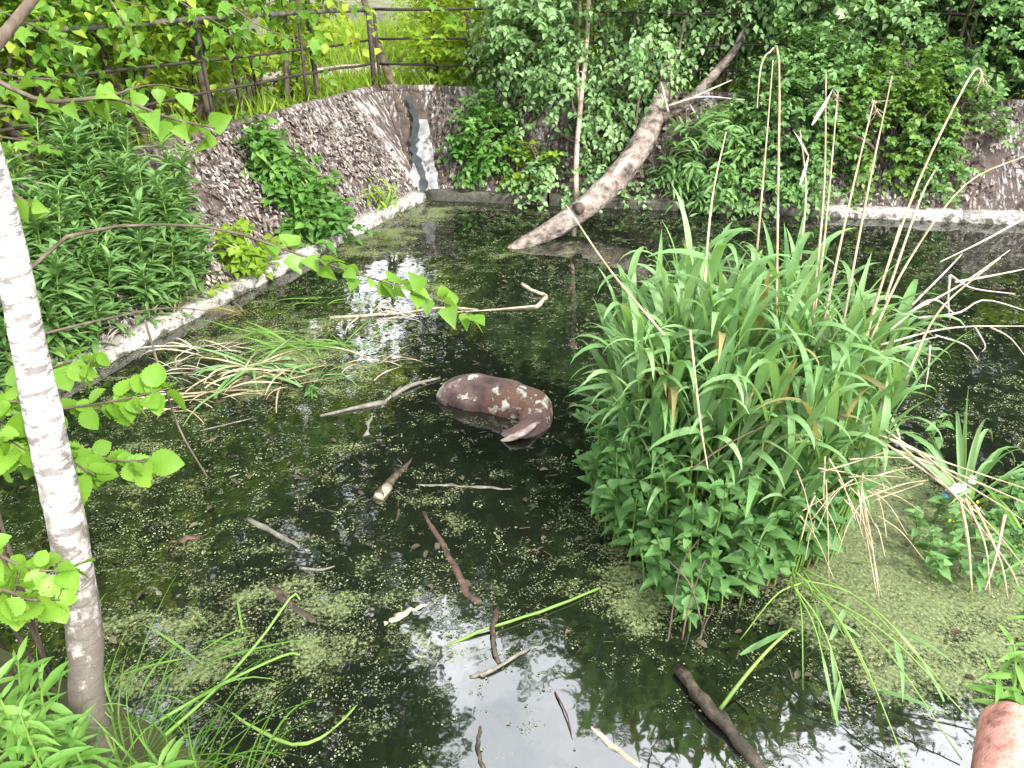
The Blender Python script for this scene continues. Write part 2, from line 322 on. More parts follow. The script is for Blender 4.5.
def water():
    m, n, o = newmat('pond_water'); pos = N(n, 'NewGeometry').outputs['Position']
    p = N(n, 'BsdfPrincipled'); p.inputs['Base Color'].default_value = (.006, .008, .005, 1); p.inputs['Roughness'].default_value = .035; p.inputs['IOR'].default_value = 2.2
    n.links.new(bump(n, noise(n, 3.5, 3, .5, pos), .06, .05), p.inputs['Normal'])
    big = noise(n, .55, 4, .55, pos, (1, 1.5, 1)); mid = noise(n, 3.2, 5, .6, pos, (1, 1.4, 1)); fin = noise(n, 42, 4, .75, pos)
    # the green mats hug the reed island, the right shore and the far left corner
    def near(x, y, r0, r1):
        d = N(n, 'VectorMath', operation='DISTANCE'); d.inputs[1].default_value = (x, y, 0); n.links.new(pos, d.inputs[0])
        mr = N(n, 'MapRange'); mr.inputs[1].default_value = r0; mr.inputs[2].default_value = r1; mr.inputs[3].default_value = 1; mr.inputs[4].default_value = 0; n.links.new(d.outputs['Value'], mr.inputs[0]); return mr.outputs[0]
    z = math_(n, 'MAXIMUM', near(2.45, 3.9, .6, 1.45), math_(n, 'MULTIPLY', near(-2.2, 10.2, .5, 2.8), .6))
    z = math_(n, 'MAXIMUM', z, math_(n, 'MULTIPLY', near(1.1, 3.75, .2, 1.05), .7))
    z = math_(n, 'MAXIMUM', z, math_(n, 'MULTIPLY', near(-2.6, 6.6, .5, 2.4), .6))
    z = math_(n, 'MAXIMUM', z, math_(n, 'MULTIPLY', near(-1.2, 3.2, .3, 1.6), .45))
    f = math_(n, 'ADD', math_(n, 'MULTIPLY', big, .34), math_(n, 'ADD', math_(n, 'MULTIPLY', mid, .34), math_(n, 'MULTIPLY', fin, .30)))
    f = math_(n, 'ADD', f, math_(n, 'MULTIPLY', z, .16))
    mk = ramp(n, f, [(.56, (0, 0, 0)), (.62, (1, 1, 1))])
    gc = ramp(n, fin, [(.3, (.03, .04, .012)), (.5, (.085, .108, .036)), (.72, (.21, .245, .10))])
    g = N(n, 'BsdfPrincipled'); n.links.new(gc, g.inputs['Base Color']); g.inputs['Roughness'].default_value = .7
    n.links.new(bump(n, fin, .6, .01), g.inputs['Normal'])
    x = N(n, 'MixShader'); n.links.new(mk, x.inputs[0]); n.links.new(p.outputs[0], x.inputs[1]); n.links.new(g.outputs[0], x.inputs[2]); n.links.new(x.outputs[0], o.inputs[0]); return m
M['water'] = water()
def hide():
    m, n, o = newmat('wet_blotched_hide'); v = N(n, 'TexCoord').outputs['Object']
    c = ramp(n, noise(n, 4, 6, .6, v), [(.34, (.035, .022, .018)), (.46, (.11, .065, .058)), (.6, (.20, .135, .13)), (.74, (.32, .24, .24))])
    c = mixc(n, ramp(n, noise(n, 2.2, 3, .5, v), [(.5, (0, 0, 0)), (.62, (1, 1, 1))]), c, (.17, .085, .05))
    pt = ramp(n, noise(n, 6.0, 7, .62, v), [(.54, (0, 0, 0)), (.575, (1, 1, 1))]); pt = math_(n, 'MULTIPLY', pt, ramp(n, noise(n, 1.9, 2, .5, v), [(.34, (0, 0, 0)), (.46, (1, 1, 1))])); c = mixc(n, pt, c, ramp(n, noise(n, 30, 4, .6, v), [(.3, (.30, .22, .16)), (.6, (.66, .60, .52))]))
    p = N(n, 'BsdfPrincipled'); n.links.new(c, p.inputs['Base Color']); p.inputs['Roughness'].default_value = .5
    n.links.new(bump(n, math_(n, 'ADD', noise(n, 9, 9, .75, v, (1, 2.6, 1)), math_(n, 'MULTIPLY', pt, .5)), 1.0, .05), p.inputs['Normal']); n.links.new(p.outputs[0], o.inputs[0]); return m
M['hide'] = hide()
M['paleflesh'] = surf('pale_sodden_skin', [(.32, (.16, .10, .08)), (.48, (.36, .28, .24)), (.7, (.60, .54, .48))], 13, .5, .7)

# ------------------------------------------------------------------ the basin
A = np.array([-1.45, 12.05]); DL = np.array([-.4226, -.9063]); DB = np.array([.990, -.141])      # corner, run of left wall, run of back wall
NL = np.array([-.9063, .4226]); NB = np.array([.141, .990])
RISE, RUN = 1.4, 1.25
NEAR = np.array([(-9, 5.2), (-4.2, 3.6), (-2.3, 2.75), (-1.3, 2.2), (0, 1.95), (1.6, 1.95), (2.6, 2.15), (3.4, 2.6), (6, 3.2), (14, 4.0)])
def outside(x, y):                     # how far outside the waterline (metres), negative over water
    dl = (x - A[0]) * NL[0] + (y - A[1]) * NL[1]; db = (x - A[0]) * NB[0] + (y - A[1]) * NB[1]
    dn = (np.interp(x, NEAR[:, 0], NEAR[:, 1]) - y) * .85; dr = x - 12.0
    return dl, db, dn, dr
def gz(x, y):
    dl, db, dn, dr = outside(x, y)
    far = np.maximum(np.maximum(dl, db), dr); f = np.clip(far / RUN * RISE, -.7, RISE) - .07
    nr = np.where(dn < 0, np.maximum(dn, -.5) * 1.4, np.where(dn < .75, dn * 1.45, 1.09 + (np.minimum(dn, 2.2) - .75) * .5))
    z = np.maximum(f, nr) + (fbm(x * 1.7, y * 1.7) - .5) * .08
    return z + np.clip(far - 4, 0, 40) * .012 + np.where(far > 1.6, (fbm(x * .6, y * .6) - .5) * .12, 0)
g1 = np.concatenate([-np.geomspace(300, 9.2, 18), np.arange(-9, 13, .16), np.geomspace(13.2, 300, 18)])
g2 = np.concatenate([-np.geomspace(120, 3.2, 12), np.arange(-3, 19, .16), np.geomspace(19.2, 500, 18)])
X, Y = np.meshgrid(g1, g2); Zg = gz(X, Y); nx, ny = len(g1), len(g2)
ii = (np.arange(ny - 1)[:, None] * nx + np.arange(nx - 1)[None]).ravel()
mb = MB().add(np.stack([X, Y, Zg], -1).reshape(-1, 3), np.stack([ii, ii + 1, ii + nx + 1, ii + nx], -1))
tag(mb.build('ground', M['ground'], None, True), 'earth banks and level ground round the sunken pond', 'ground', kind='structure')
mb = MB().add([(-9, 1.2, 0), (13, 1.2, 0), (13, 13.2, 0), (-9, 13.2, 0)], [[0, 1, 2, 3]])
tag(mb.build('water', M['water']), 'dark still pond water with green scum', 'water', kind='structure')
# pale path beyond the fence
pc = [A + NL * 3.6 + DL * 9 , A + NL * 3.3 + DL * 3, A + NL * 2.6 + NB * 2.8, A + NB * 3.6 + DB * 3, A + NB * 5.0 + DB * 12]
pcs = spline(np.array(pc), 40); tgp = nrmz(np.gradient(pcs, axis=0)); sdv = np.stack([-tgp[:, 1], tgp[:, 0]], -1)
cross = np.linspace(-.75, .75, 7); Vp = []
for k in range(40):
    for c in cross: q = pcs[k] + sdv[k] * c; Vp.append((q[0], q[1], gz(q[0], q[1]) + .035))
ii = (np.arange(39)[:, None] * 7 + np.arange(6)[None]).ravel()
tag(MB().add(Vp, np.stack([ii, ii + 1, ii + 8, ii + 7], -1)).build('path', M['path'], None, True), 'pale trodden path beyond the fence', 'path', kind='structure')

def slope_pt(side, s, o, lift=0.0):     # s metres along the wall from the corner, o metres out from the waterline
    b, n = (DL, NL) if side == 'L' else (DB, NB)
    q = A + b * s + n * o; z = np.clip(o / RUN, 0, 1) * RISE
    return np.array([q[0], q[1], z + lift])
def wall(side, length, label):
    b, n = (DL, NL) if side == 'L' else (DB, NB)
    t = thing('concrete_wall', slope_pt(side, 0, 0), label, 'wall')
    om = np.array([-.583, 1.095]) * RUN if True else 0
    ns, no = int(length / .12), 14; Vs = []
    top0 = (om @ b)                     # where the mitre meets the rim along this wall
    for i in range(ns + 1):
        for j in range(no + 1):
            o = RUN * j / no; s = length * i / ns; s0 = top0 * j / no; s = s0 + (length - s0) * i / ns
            p = slope_pt(side, s, o); nz_ = (fbm(np.array(p[0] * 2.3 + p[2] * 2), np.array(p[1] * 2.3)) - .5) * .09 + (fbm(np.array(p[0] * 9), np.array(p[1] * 9 + p[2] * 7)) - .5) * .05
            Vs.append(p + np.array([-n[0] * .75, -n[1] * .75, .66]) * nz_ * min(1, j / 2))
    ii = (np.arange(ns)[:, None] * (no + 1) + np.arange(no)[None]).ravel(); F = np.stack([ii, ii + no + 1, ii + no + 2, ii + 1], -1)
    MB().add(Vs, F if side == 'L' else F[:, ::-1]).build('lining_slope', M['concrete' + side], t, True)
    # rim: a low uneven coping
    rim = MB(); c0 = top0; pts = [slope_pt(side, c0 + (length - c0) * k / 60, RUN + .10, .0 + .03 * random.random()) for k in range(61)]
    tube(rim, pts, .11, 6, .15, True, .7); rim.build('coping', M['concrete' + side], t, True)
    # kerb: concrete toe ledge, in cast lengths
    s = .12
    while s < length:
        L = min(1.9 + random.random() * .3, length - s); k = MB(); nsg = 8
        prof = [(-.20, -.3), (-.20, .10), (-.17, .13), (.02, .135), (.05, .1)]; V = []
        for q in range(nsg + 1):
            for (o, z) in prof:
                base = A + b * (s + (L - .02) * q / nsg) + n * (o + .05)
                V.append((base[0] + random.gauss(0, .013), base[1] + random.gauss(0, .013), z + random.gauss(0, .014)))
        m = len(prof); ii = (np.arange(nsg)[:, None] * m + np.arange(m - 1)[None]).ravel(); F = np.stack([ii, ii + m, ii + m + 1, ii + 1], -1)
        k.add(V, F, [list(range(m))], [list(range(nsg * m, nsg * m + m))[::-1]]); k.build('kerb', M['kerbmoss' if side == 'B' and s < 5.6 else 'kerb'], t); s += L
    return t
wl = wall('L', 12.5, 'sloping concrete pond wall on the left, flecked with moss and leaf litter')
wb = wall('B', 14.0, 'sloping concrete pond wall at the back, half hidden under shrubs')
# bare grey patch and black wet streak running down the corner
def strip(name, mat, side, pts, parent, lift):
    V = []; 
    for (s, o, wd) in pts:
        wa = wd * (.8 + .4 * random.random()); V += [slope_pt(side, s - wa, o, 0) + np.array([-.3, -.45, .5]) * lift * 2, slope_pt(side, s + wa, o, 0) + np.array([-.3, -.45, .5]) * lift * 2]
    n = len(pts); k = np.arange(n - 1) * 2; MB().add(V, np.stack([k, k + 1, k + 3, k + 2], -1)).build(name, mat, parent)
o_ = np.linspace(.02, 1.2, 16)
strip('bare_patch', M['bareconc'], 'B', [(-.1 - .02 * o + .18 * (1 - o) , o, max(.04, .27 * (1 - o * .78))) for o in o_[:12]], wb, .05)
strip('wet_streak', M['streak'], 'B', [(.06 - .36 * o + .05 * math.sin(o * 9), o, .03 + .075 * random.random() * (1.2 - o * .6)) for o in np.linspace(.02, 1.15, 34)], wb, .062)

# leaf litter lying on the walls
mb = MB()
for side, L, cnt, omax in (('L', 12, 5200, 1.25), ('B', 13, 3800, 1.25)):
    s = rng.random(cnt) * L; o = rng.random(cnt) ** .8 * omax; keep = fbm(s * 1.6 + (3 if side == 'B' else 0), o * 1.6) > .38; s, o = s[keep], o[keep]
    b, n = (DL, NL) if side == 'L' else (DB, NB); q = A + s[:, None] * b + o[:, None] * n; z = o / RUN * RISE + .025
    pos = np.stack([q[:, 0], q[:, 1], z], -1) + np.array([-n[0], -n[1], .9]) * (.02 + .03 * rng.random(len(s)))[:, None]
    nr = np.array([-n[0] * .75, -n[1] * .75, .66]) + rng.normal(0, .35, (len(s), 3)); ax = rng.normal(0, 1, (len(s), 3)) + np.array([n[0], n[1], 1.1]) * .6
    inst(mb, L_SMALL, pos, ax, nr, .05 + .07 * rng.random(len(s)), .7)
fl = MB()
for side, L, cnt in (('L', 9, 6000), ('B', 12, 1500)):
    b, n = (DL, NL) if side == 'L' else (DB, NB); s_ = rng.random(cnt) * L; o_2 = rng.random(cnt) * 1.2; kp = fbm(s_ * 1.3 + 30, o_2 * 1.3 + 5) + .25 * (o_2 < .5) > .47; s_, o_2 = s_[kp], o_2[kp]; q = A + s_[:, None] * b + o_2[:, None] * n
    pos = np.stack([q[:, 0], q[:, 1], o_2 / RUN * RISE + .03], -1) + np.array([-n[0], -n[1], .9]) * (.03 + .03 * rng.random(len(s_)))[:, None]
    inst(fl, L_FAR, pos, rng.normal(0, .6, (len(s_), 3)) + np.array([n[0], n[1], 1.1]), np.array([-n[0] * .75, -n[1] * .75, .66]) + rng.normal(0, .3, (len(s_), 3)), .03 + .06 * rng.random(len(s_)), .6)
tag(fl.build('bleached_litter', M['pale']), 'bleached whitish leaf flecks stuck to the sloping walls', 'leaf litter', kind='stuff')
tag(mb.build('leaf_litter', M['litter']), 'dead brown and bleached leaves lying on the sloping walls', 'leaf litter', kind='stuff')

# ------------------------------------------------------------------ fences
def fence(label, pts, z0, posts, rails, cls):
    t = thing('metal_fence', (*pts[0], z0[0]), label, 'fence'); P0, P1 = np.array(pts[0]), np.array(pts[1])
    def at(f, h): q = P0 + (P1 - P0) * f; return np.array([q[0], q[1], z0[0] + (z0[1] - z0[0]) * f + h])
    for h0, h1, r, mt, sag in rails:
        pp = [at(f, h0 + (h1 - h0) * f + sag * math.sin(f * 3.1 * 3) + random.gauss(0, .008)) for f in np.linspace(0, 1, 25)]
        tube(MB(), pp, r, 8).build('rail', M[mt], t, True) if False else None
        b = MB(); tube(b, pp, r, 8); b.build('rail', M[mt], t, True)
    for f, h, r, lean in posts:
        b = MB(); a = at(f, -.3); c = at(f, h) + np.array([lean, 0, 0]); tube(b, [a, (a + c) / 2, c], r * .75, 8); b.build('post', M['metaldark'], t, True)
    return t
cornerL = A + np.array([-.583, 1.095]) * 1.55
fl = A + NL * 1.6 + DL * 10
fence('rusty pipe rail fence along the top of the left wall', (cornerL + (0.02, -.06), fl), (1.4, 1.55),
      [(0.0, 1.22, .055, 0), (.16, 1.1, .03, .03), (.33, 1.25, .035, 0), (.49, 1.2, .03, -.04), (.66, 1.25, .04, 0), (.85, 1.25, .04, .05)],
      [(1.2, 1.36, .032, 'metal', .012), (.74, .88, .018, 'metaldark', -.012), (.38, .46, .020, 'metaldark', .02)], 'L')
fb = A + NB * 1.55 + DB * 9
fence('dark iron fence along the top of the back wall', (cornerL + (.1, .05), fb), (1.4, 1.4),
      [(0.0, 1.2, .035, 0), (.165, 1.15, .025, -.12), (.2, 1.2, .045, 0), (.30, 1.15, .03, .05), (.42, 1.2, .04, 0), (.63, 1.2, .04, 0)],
      [(1.2, 1.2, .022, 'metaldark', .01), (.76, .76, .02, 'metaldark', .01), (.37, .37, .02, 'metaldark', -.008)], 'B')

# ------------------------------------------------------------------ foliage generators
def spray_leaves(mb, T, org, dr, length, nl, size, droop=.35, twig=None, spread=.9):
    n = len(org); dr = nrmz(dr); length = np.broadcast_to(length, (n,))
    side = nrmz(np.cross(dr, np.array([0, 0, 1.0]) + rng.normal(0, .2, (n, 3))))
    pp = []; aa = []; nn = []
    for k in range(nl):
        f = (k + .6) / nl; c = org + dr * (length * f)[:, None]; c[:, 2] -= droop * length * f * f
        sg = 1 if k % 2 else -1
        ax = dr * .55 + side * sg * spread + rng.normal(0, .28, (n, 3)); ax[:, 2] -= droop * .9
        nr = np.array([0, 0, 1.0]) + dr * .25 + rng.normal(0, .38, (n, 3))
        pp.append(c); aa.append(ax); nn.append(nr)
    pp, aa, nn = map(np.concatenate, (pp, aa, nn))
    inst(mb, T, pp, aa, nn, size * (.45 + .6 * rng.random(len(pp)) + .45 * fbm(pp[:, 0] * 1.1 + 7, pp[:, 2] * 1.1 + pp[:, 1] + 50, 2)))
    if twig is not None:
        for i in range(n):
            f = np.linspace(0, 1, 3); q = org[i] + dr[i] * (length[i] * f)[:, None]; q[:, 2] -= droop * length[i] * f * f
            tube(twig, q, [.010, .007, .003], 3, cap=False)
def ellip_shell(n, c, r, inner=.35, lump=.35, seed=0):
    d = nrmz(rng.normal(0, 1, (n, 3))); rr = (inner + (1 - inner) * rng.random(n) ** .6)
    an = np.arctan2(d[:, 1], d[:, 0]); l = 1 + lump * (fbm(an * 1.6 + seed * 7 + 20, d[:, 2] * 2.2 + seed * 3 + 9, 3) - .5) * 2
    return np.asarray(c) + d * np.asarray(r) * (rr * l)[:, None], d
LOGAX = np.array([P(520, 246, 0), D(560, 225, 10.5), D(605, 190, 10.9), D(638, 150, 11.3), D(658, 105, 11.7), D(690, 100, 11.7), D(716, 72, 11.8), D(738, 45, 11.9)]); BIRAX = np.array([D(576, 165, 11.55), D(580, 110, 11.55), D(586, 50, 11.65), D(590, 5, 11.75)])
def clear_of(org):                      # nothing grows through the leaning log, its branch or the young birch, nor on their open side
    keep = np.ones(len(org), bool)
    for ax, r in ((spline(LOGAX, 40), .36), (spline(BIRAX, 24), .12)):
        for p in ax: dxy = np.abs(org[:, 0] - p[0]); keep &= ~((dxy < r) & (np.abs(org[:, 2] - p[2] - (p[1] - org[:, 1]) * .25) < r) & (org[:, 1] < p[1] + .25))
    return keep
def shrub(name, base, c, r, label, mat, T, cat='shrub', nspray=700, nl=9, size=.10, length=.38, droop=.3, group=None, stems=6, bark='bark', inner=.3, clip=True, updir=.35):
    t = thing(name, base, label, cat, group); base = np.asarray(base, float)
    org, d = ellip_shell(nspray, c, r, inner, .35, rng.integers(99)); dr = d * .8 + rng.normal(0, .45, (nspray, 3)); dr[:, 2] += updir
    if clip: k = org[:, 2] > np.where(outside(org[:, 0], org[:, 1])[1] > 0, gz(org[:, 0], org[:, 1]) + .05, .12); org, dr = org[k], dr[k]
    sB = (org[:, 0] - A[0]) * DB[0] + (org[:, 1] - A[1]) * DB[1]; dB = outside(org[:, 0], org[:, 1])[1]; openk = ~((sB > 6.1) & (dB < np.where(sB > 8.2, .5, .24)))
    k = clear_of(org) & openk & (fbm(org[:, 0] * 1.5 + org[:, 2] * .9 + 40, org[:, 2] * 1.5 - org[:, 1] * .8 + 60, 3) > .36); org, dr = org[k], dr[k]
    lm = MB(); spray_leaves(lm, T, org, dr, length * (.6 + .7 * rng.random(len(org))), nl, size, droop)
    stuffpart(lm.build('crown', M[mat], t))
    for q in range(stems):
        tip = np.asarray(c) + np.asarray(r) * rng.normal(0, .42, 3); tip[2] = max(tip[2], base[2] + .3); mid = base * .5 + tip * .5 + rng.normal(0, .12, 3)
        b = MB(); tube(b, spline([base + rng.normal(0, .06, 3) * (1, 1, 0) - (0, 0, .15), mid, tip], 9), lerp(.04, .01, 9), 6, .1); b.build('stem', M[bark], t, True)
    return t
def tree(base, h, cr, label, mat, tr=.14, n=2600, size=.17, nl=6, lean=(0, 0), bark='bark', low=.3, group=None, name='tree', seed=0, T=None, limbs=7):
    base = np.array([base[0], base[1], gz(base[0], base[1]) if len(base) < 3 else base[2]], float); t = thing(name, base, label, 'tree', group)
    top = base + np.array([lean[0], lean[1], h]); pts = spline([base - (0, 0, .2), base * .6 + top * .4 + rng.normal(0, .12, 3), top], 12)
    b = MB(); tube(b, pts, lerp(tr, .03, 12), 9, .08); b.build('trunk', M[bark], t, True)
    for k in range(limbs):
        f = .3 + .6 * k / limbs; p0 = base * (1 - f) + top * f; an = k * 2.4 + seed; e = p0 + np.array([math.cos(an) * cr * .75, math.sin(an) * cr * .75, h * .12 + .2])
        b = MB(); tube(b, spline([p0, (p0 + e) / 2 + (0, 0, .15), e], 7), lerp(tr * .42, .012, 7), 6, .08); b.build('limb', M[bark], t, True)
    cc = base + np.array([lean[0] * .6, lean[1] * .6, h * (low + (1 - low) / 2)]); org, d = ellip_shell(n, cc, (cr, cr, h * (1 - low) * .52), .25, .5, seed)
    dr = d * .8 + rng.normal(0, .5, (n, 3)); lm = MB(); spray_leaves(lm, T or L_FAR, org, dr, .6, nl, size, .3); stuffpart(lm.build('crown', M[mat], t)); return t
def SB(s, o): q = A + DB * s + NB * o; return (q[0], q[1])
def SL(s, o): q = A + DL * s + NL * o; return (q[0], q[1])

# tall wood behind the back wall (its crowns are what the water mirrors)
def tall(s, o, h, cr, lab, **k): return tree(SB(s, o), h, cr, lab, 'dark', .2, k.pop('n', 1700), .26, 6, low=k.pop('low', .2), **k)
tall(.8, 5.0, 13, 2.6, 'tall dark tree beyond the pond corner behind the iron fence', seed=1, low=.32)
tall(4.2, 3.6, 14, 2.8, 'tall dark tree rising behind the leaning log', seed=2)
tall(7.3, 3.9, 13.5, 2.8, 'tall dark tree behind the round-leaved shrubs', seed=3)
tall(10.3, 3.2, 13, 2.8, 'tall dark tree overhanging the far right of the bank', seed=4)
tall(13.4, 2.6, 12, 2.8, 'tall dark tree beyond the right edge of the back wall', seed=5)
tall(2.5, 4.6, 13.5, 2.3, 'tall dark tree added behind the pale drooping shrubs to fill a gap of mirrored sky', seed=6, low=.12)  # added tree, fills a bright sky gap in the far water's reflection
tall(-.4, 10.5, 13, 2.6, 'tall dark tree added farthest behind the pond corner to block mirrored sky', seed=8, low=.08)  # added to close the patch of sky mirrored before the corner
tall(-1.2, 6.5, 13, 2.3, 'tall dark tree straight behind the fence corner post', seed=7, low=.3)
tree((-6.4, 8.2), 9.6, 2.3, 'broad unseen tree added on the left bank, leaning out to keep sky off the water', 'dark', .16, 1500, .2, 6, (5.0, .4), low=.52, seed=9)  # added out of view; its crown stops the left water mirroring sky
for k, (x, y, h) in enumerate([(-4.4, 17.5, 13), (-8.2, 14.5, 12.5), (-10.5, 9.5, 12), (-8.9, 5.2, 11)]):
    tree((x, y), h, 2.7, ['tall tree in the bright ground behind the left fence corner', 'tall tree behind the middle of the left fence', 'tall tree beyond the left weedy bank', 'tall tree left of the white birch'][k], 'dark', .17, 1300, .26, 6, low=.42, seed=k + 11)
# sunlit young growth on the level ground behind the fences
k = 0
for (s, o, h, r) in [(1.0, 4.0, 1.5, 1.0), (3.6, 3.6, 1.8, 1.0), (6.2, 3.4, 1.9, 1.1), (8.6, 3.4, 2.0, 1.1), (0.2, 7.5, 2.4, 1.6), (3.6, 7.4, 2.6, 1.6), (7.5, 7.2, 2.6, 1.7), (5.4, 10.5, 3.6, 2.2), (1.2, 11, 3.8, 2.3)]:
    x, y = SL(s, o); z = gz(x, y)
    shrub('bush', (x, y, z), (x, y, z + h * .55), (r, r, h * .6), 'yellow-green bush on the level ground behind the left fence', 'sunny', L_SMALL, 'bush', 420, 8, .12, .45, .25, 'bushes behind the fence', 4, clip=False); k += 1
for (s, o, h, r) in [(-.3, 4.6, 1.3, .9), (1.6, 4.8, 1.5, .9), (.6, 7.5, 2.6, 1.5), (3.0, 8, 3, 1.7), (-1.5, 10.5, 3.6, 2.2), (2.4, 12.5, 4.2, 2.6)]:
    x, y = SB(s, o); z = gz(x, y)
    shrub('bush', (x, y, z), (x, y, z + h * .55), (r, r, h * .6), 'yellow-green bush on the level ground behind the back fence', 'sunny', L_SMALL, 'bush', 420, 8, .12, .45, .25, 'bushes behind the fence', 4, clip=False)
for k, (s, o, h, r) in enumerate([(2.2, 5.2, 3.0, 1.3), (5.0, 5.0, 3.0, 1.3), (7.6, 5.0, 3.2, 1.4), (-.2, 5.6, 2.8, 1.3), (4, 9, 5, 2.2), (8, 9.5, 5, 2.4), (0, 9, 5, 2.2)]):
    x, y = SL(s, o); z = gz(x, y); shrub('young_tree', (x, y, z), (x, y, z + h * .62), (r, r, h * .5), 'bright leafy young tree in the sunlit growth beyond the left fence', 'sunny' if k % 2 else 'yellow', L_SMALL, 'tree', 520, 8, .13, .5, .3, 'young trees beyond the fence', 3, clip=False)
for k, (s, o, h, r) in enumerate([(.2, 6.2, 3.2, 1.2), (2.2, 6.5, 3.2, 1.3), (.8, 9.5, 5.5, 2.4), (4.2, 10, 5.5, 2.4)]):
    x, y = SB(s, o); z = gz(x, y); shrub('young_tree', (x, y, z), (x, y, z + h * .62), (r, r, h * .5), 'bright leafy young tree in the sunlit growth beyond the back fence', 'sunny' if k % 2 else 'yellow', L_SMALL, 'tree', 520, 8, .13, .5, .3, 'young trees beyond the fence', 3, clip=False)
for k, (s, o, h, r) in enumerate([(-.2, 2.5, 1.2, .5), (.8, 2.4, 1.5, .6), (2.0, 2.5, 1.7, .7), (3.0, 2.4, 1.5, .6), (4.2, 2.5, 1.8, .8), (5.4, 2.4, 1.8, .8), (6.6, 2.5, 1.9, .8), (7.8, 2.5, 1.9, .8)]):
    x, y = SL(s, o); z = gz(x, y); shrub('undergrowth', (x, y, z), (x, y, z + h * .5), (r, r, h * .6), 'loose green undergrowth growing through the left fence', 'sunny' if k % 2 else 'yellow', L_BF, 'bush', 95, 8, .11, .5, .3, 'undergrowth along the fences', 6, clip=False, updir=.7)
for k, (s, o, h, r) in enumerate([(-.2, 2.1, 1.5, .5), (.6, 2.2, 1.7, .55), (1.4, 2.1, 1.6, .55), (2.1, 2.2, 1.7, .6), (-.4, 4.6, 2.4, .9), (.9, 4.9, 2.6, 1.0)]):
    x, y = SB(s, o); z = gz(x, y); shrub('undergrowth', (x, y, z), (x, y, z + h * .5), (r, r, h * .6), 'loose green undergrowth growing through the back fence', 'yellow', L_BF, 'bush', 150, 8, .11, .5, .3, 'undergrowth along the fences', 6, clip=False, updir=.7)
# slim saplings standing at the fence
sap = [(-.1, 1.9, 3.4, (.25, 0)), (1.5, 2.0, 3.2, (-.3, 0)), (2.3, 1.85, 3.6, (.1, .1)), (3.3, 1.9, 3.4, (-.45, 0)), (4.1, 2.2, 3.6, (.2, 0)), (4.9, 1.8, 3.3, (-.25, 0)), (5.7, 1.95, 3.6, (-.2, 0)), (2.9, 2.6, 3.5, (.3, 0)), (.7, 1.9, 3.5, (.15, 0)), (1.9, 2.4, 3.3, (.2, 0)), (3.7, 1.85, 3.4, (.1, 0)), (4.5, 1.9, 3.5, (-.15, 0)), (5.3, 2.2, 3.3, (.2, 0)), (6.3, 1.9, 3.4, (.1, 0))]
for k, (s, o, h, ln) in enumerate(sap):
    tree(SL(s, o), h, .85, 'slim grey sapling with thin green foliage standing at the left fence', 'maple' if k % 3 else 'sunny', .045, 110, .13, 6, ln, 'bark', .32, 'saplings along the left fence', 'sapling', k + 20, L_BF if k % 2 else L_SMALL, 4)
b = thing('leaning_pole', (*SB(.1, 1.2), 1.1), 'slim grey trunk leaning over the pond corner against the fence', 'trunk')
m_ = MB(); tube(m_, spline([D(402, 112, 12.6), D(385, 65, 12.9), D(368, 15, 13.3), D(355, -40, 13.6)], 10), lerp(.085, .05, 10), 8, .06); m_.build('stem', M['bark'], b, True)

# shrubs clothing the back wall
def bank(s, o, z, r, lab, mat='shrub', T=L_SMALL, **k):
    x, y = SB(s, o); xb, yb = SB(s, max(o, .55)); return shrub('bank_shrub', (xb, yb, gz(xb, yb)), (x, y, z), r, lab, mat, T, **k)
pk = dict(mat='poplar', T=L_BF, size=.092, nl=10, droop=.5, length=.5, updir=.15)
bank(1.0, .55, .65, (.42, .42, .68), 'low dark-leaved bush covering the wall just right of the pond corner', 'ivy', L_SMALL, nspray=360, size=.09)
bank(1.75, 1.2, 2.3, (.85, .8, 1.0), 'pale hanging foliage bush beside the corner fence', nspray=480, **pk)
bank(3.1, 1.2, 2.6, (1.1, .9, 1.3), 'pale drooping-leaved shrub round the thin pink-stemmed birch', nspray=780, **pk)
bank(2.5, .7, 1.35, (.8, .6, .8), 'pale drooping-leaved shrub hanging over the far water left of the leaning log', nspray=380, **pk)
bank(4.6, 1.9, 3.0, (1.1, .8, 1.2), 'pale drooping-leaved shrub above the head of the leaning log', nspray=620, **pk)
bank(4.4, 2.6, 2.2, (1.6, .6, 1.3), 'shadowed shrub mass behind the head of the leaning log', 'shrub', L_SMALL, nspray=600, size=.11)
bank(1.75, .25, .42, (.28, .25, .25), 'small bright yellow-green plant at the far water edge', 'yellow', nspray=60, size=.11)
bank(4.45, .3, .65, (.55, .35, .8), 'leafy weed patch under the right side of the leaning log', 'weed', L_LANCE, nspray=300, size=.19, nl=8)
for q, (s_, lab) in enumerate([(2.2, 'leafy fringe hanging over the back kerb near the yellow plant'), (3.0, 'leafy fringe hanging over the back kerb by the foot of the young birch'), (5.0, 'leafy fringe hanging over the back kerb right of the log'), (6.0, 'leafy fringe hanging over the back kerb behind the reed tips')]):
    bank(s_, .1, .38, (.6, .32, .36), lab, 'shrub' if q > 1 else 'poplar', L_SMALL, nspray=170, size=.09, nl=9, droop=.7, length=.4, stems=3)
sk = dict(T=L_SMALL, size=.085, nl=11, length=.36)
bank(5.7, .75, 1.15, (.95, .8, 1.3), 'round-leaved shrub right of the leaning log', nspray=1000, **sk)
bank(7.1, .65, .95, (1.0, .8, 1.15), 'round-leaved shrub behind the tallest dry reed stalks', 'shrubwarm', nspray=1050, **sk)
bank(8.0, .65, .85, (.72, .62, .85), 'round-leaved shrub spilling to the far kerb on the right', nspray=700, **sk)
bank(6.4, 1.7, 3.0, (1.2, .9, 1.3), 'tall shrub with larger paler leaves on the rim above the log branch', 'poplar', L_BF, nspray=760, size=.10, nl=10, length=.42)
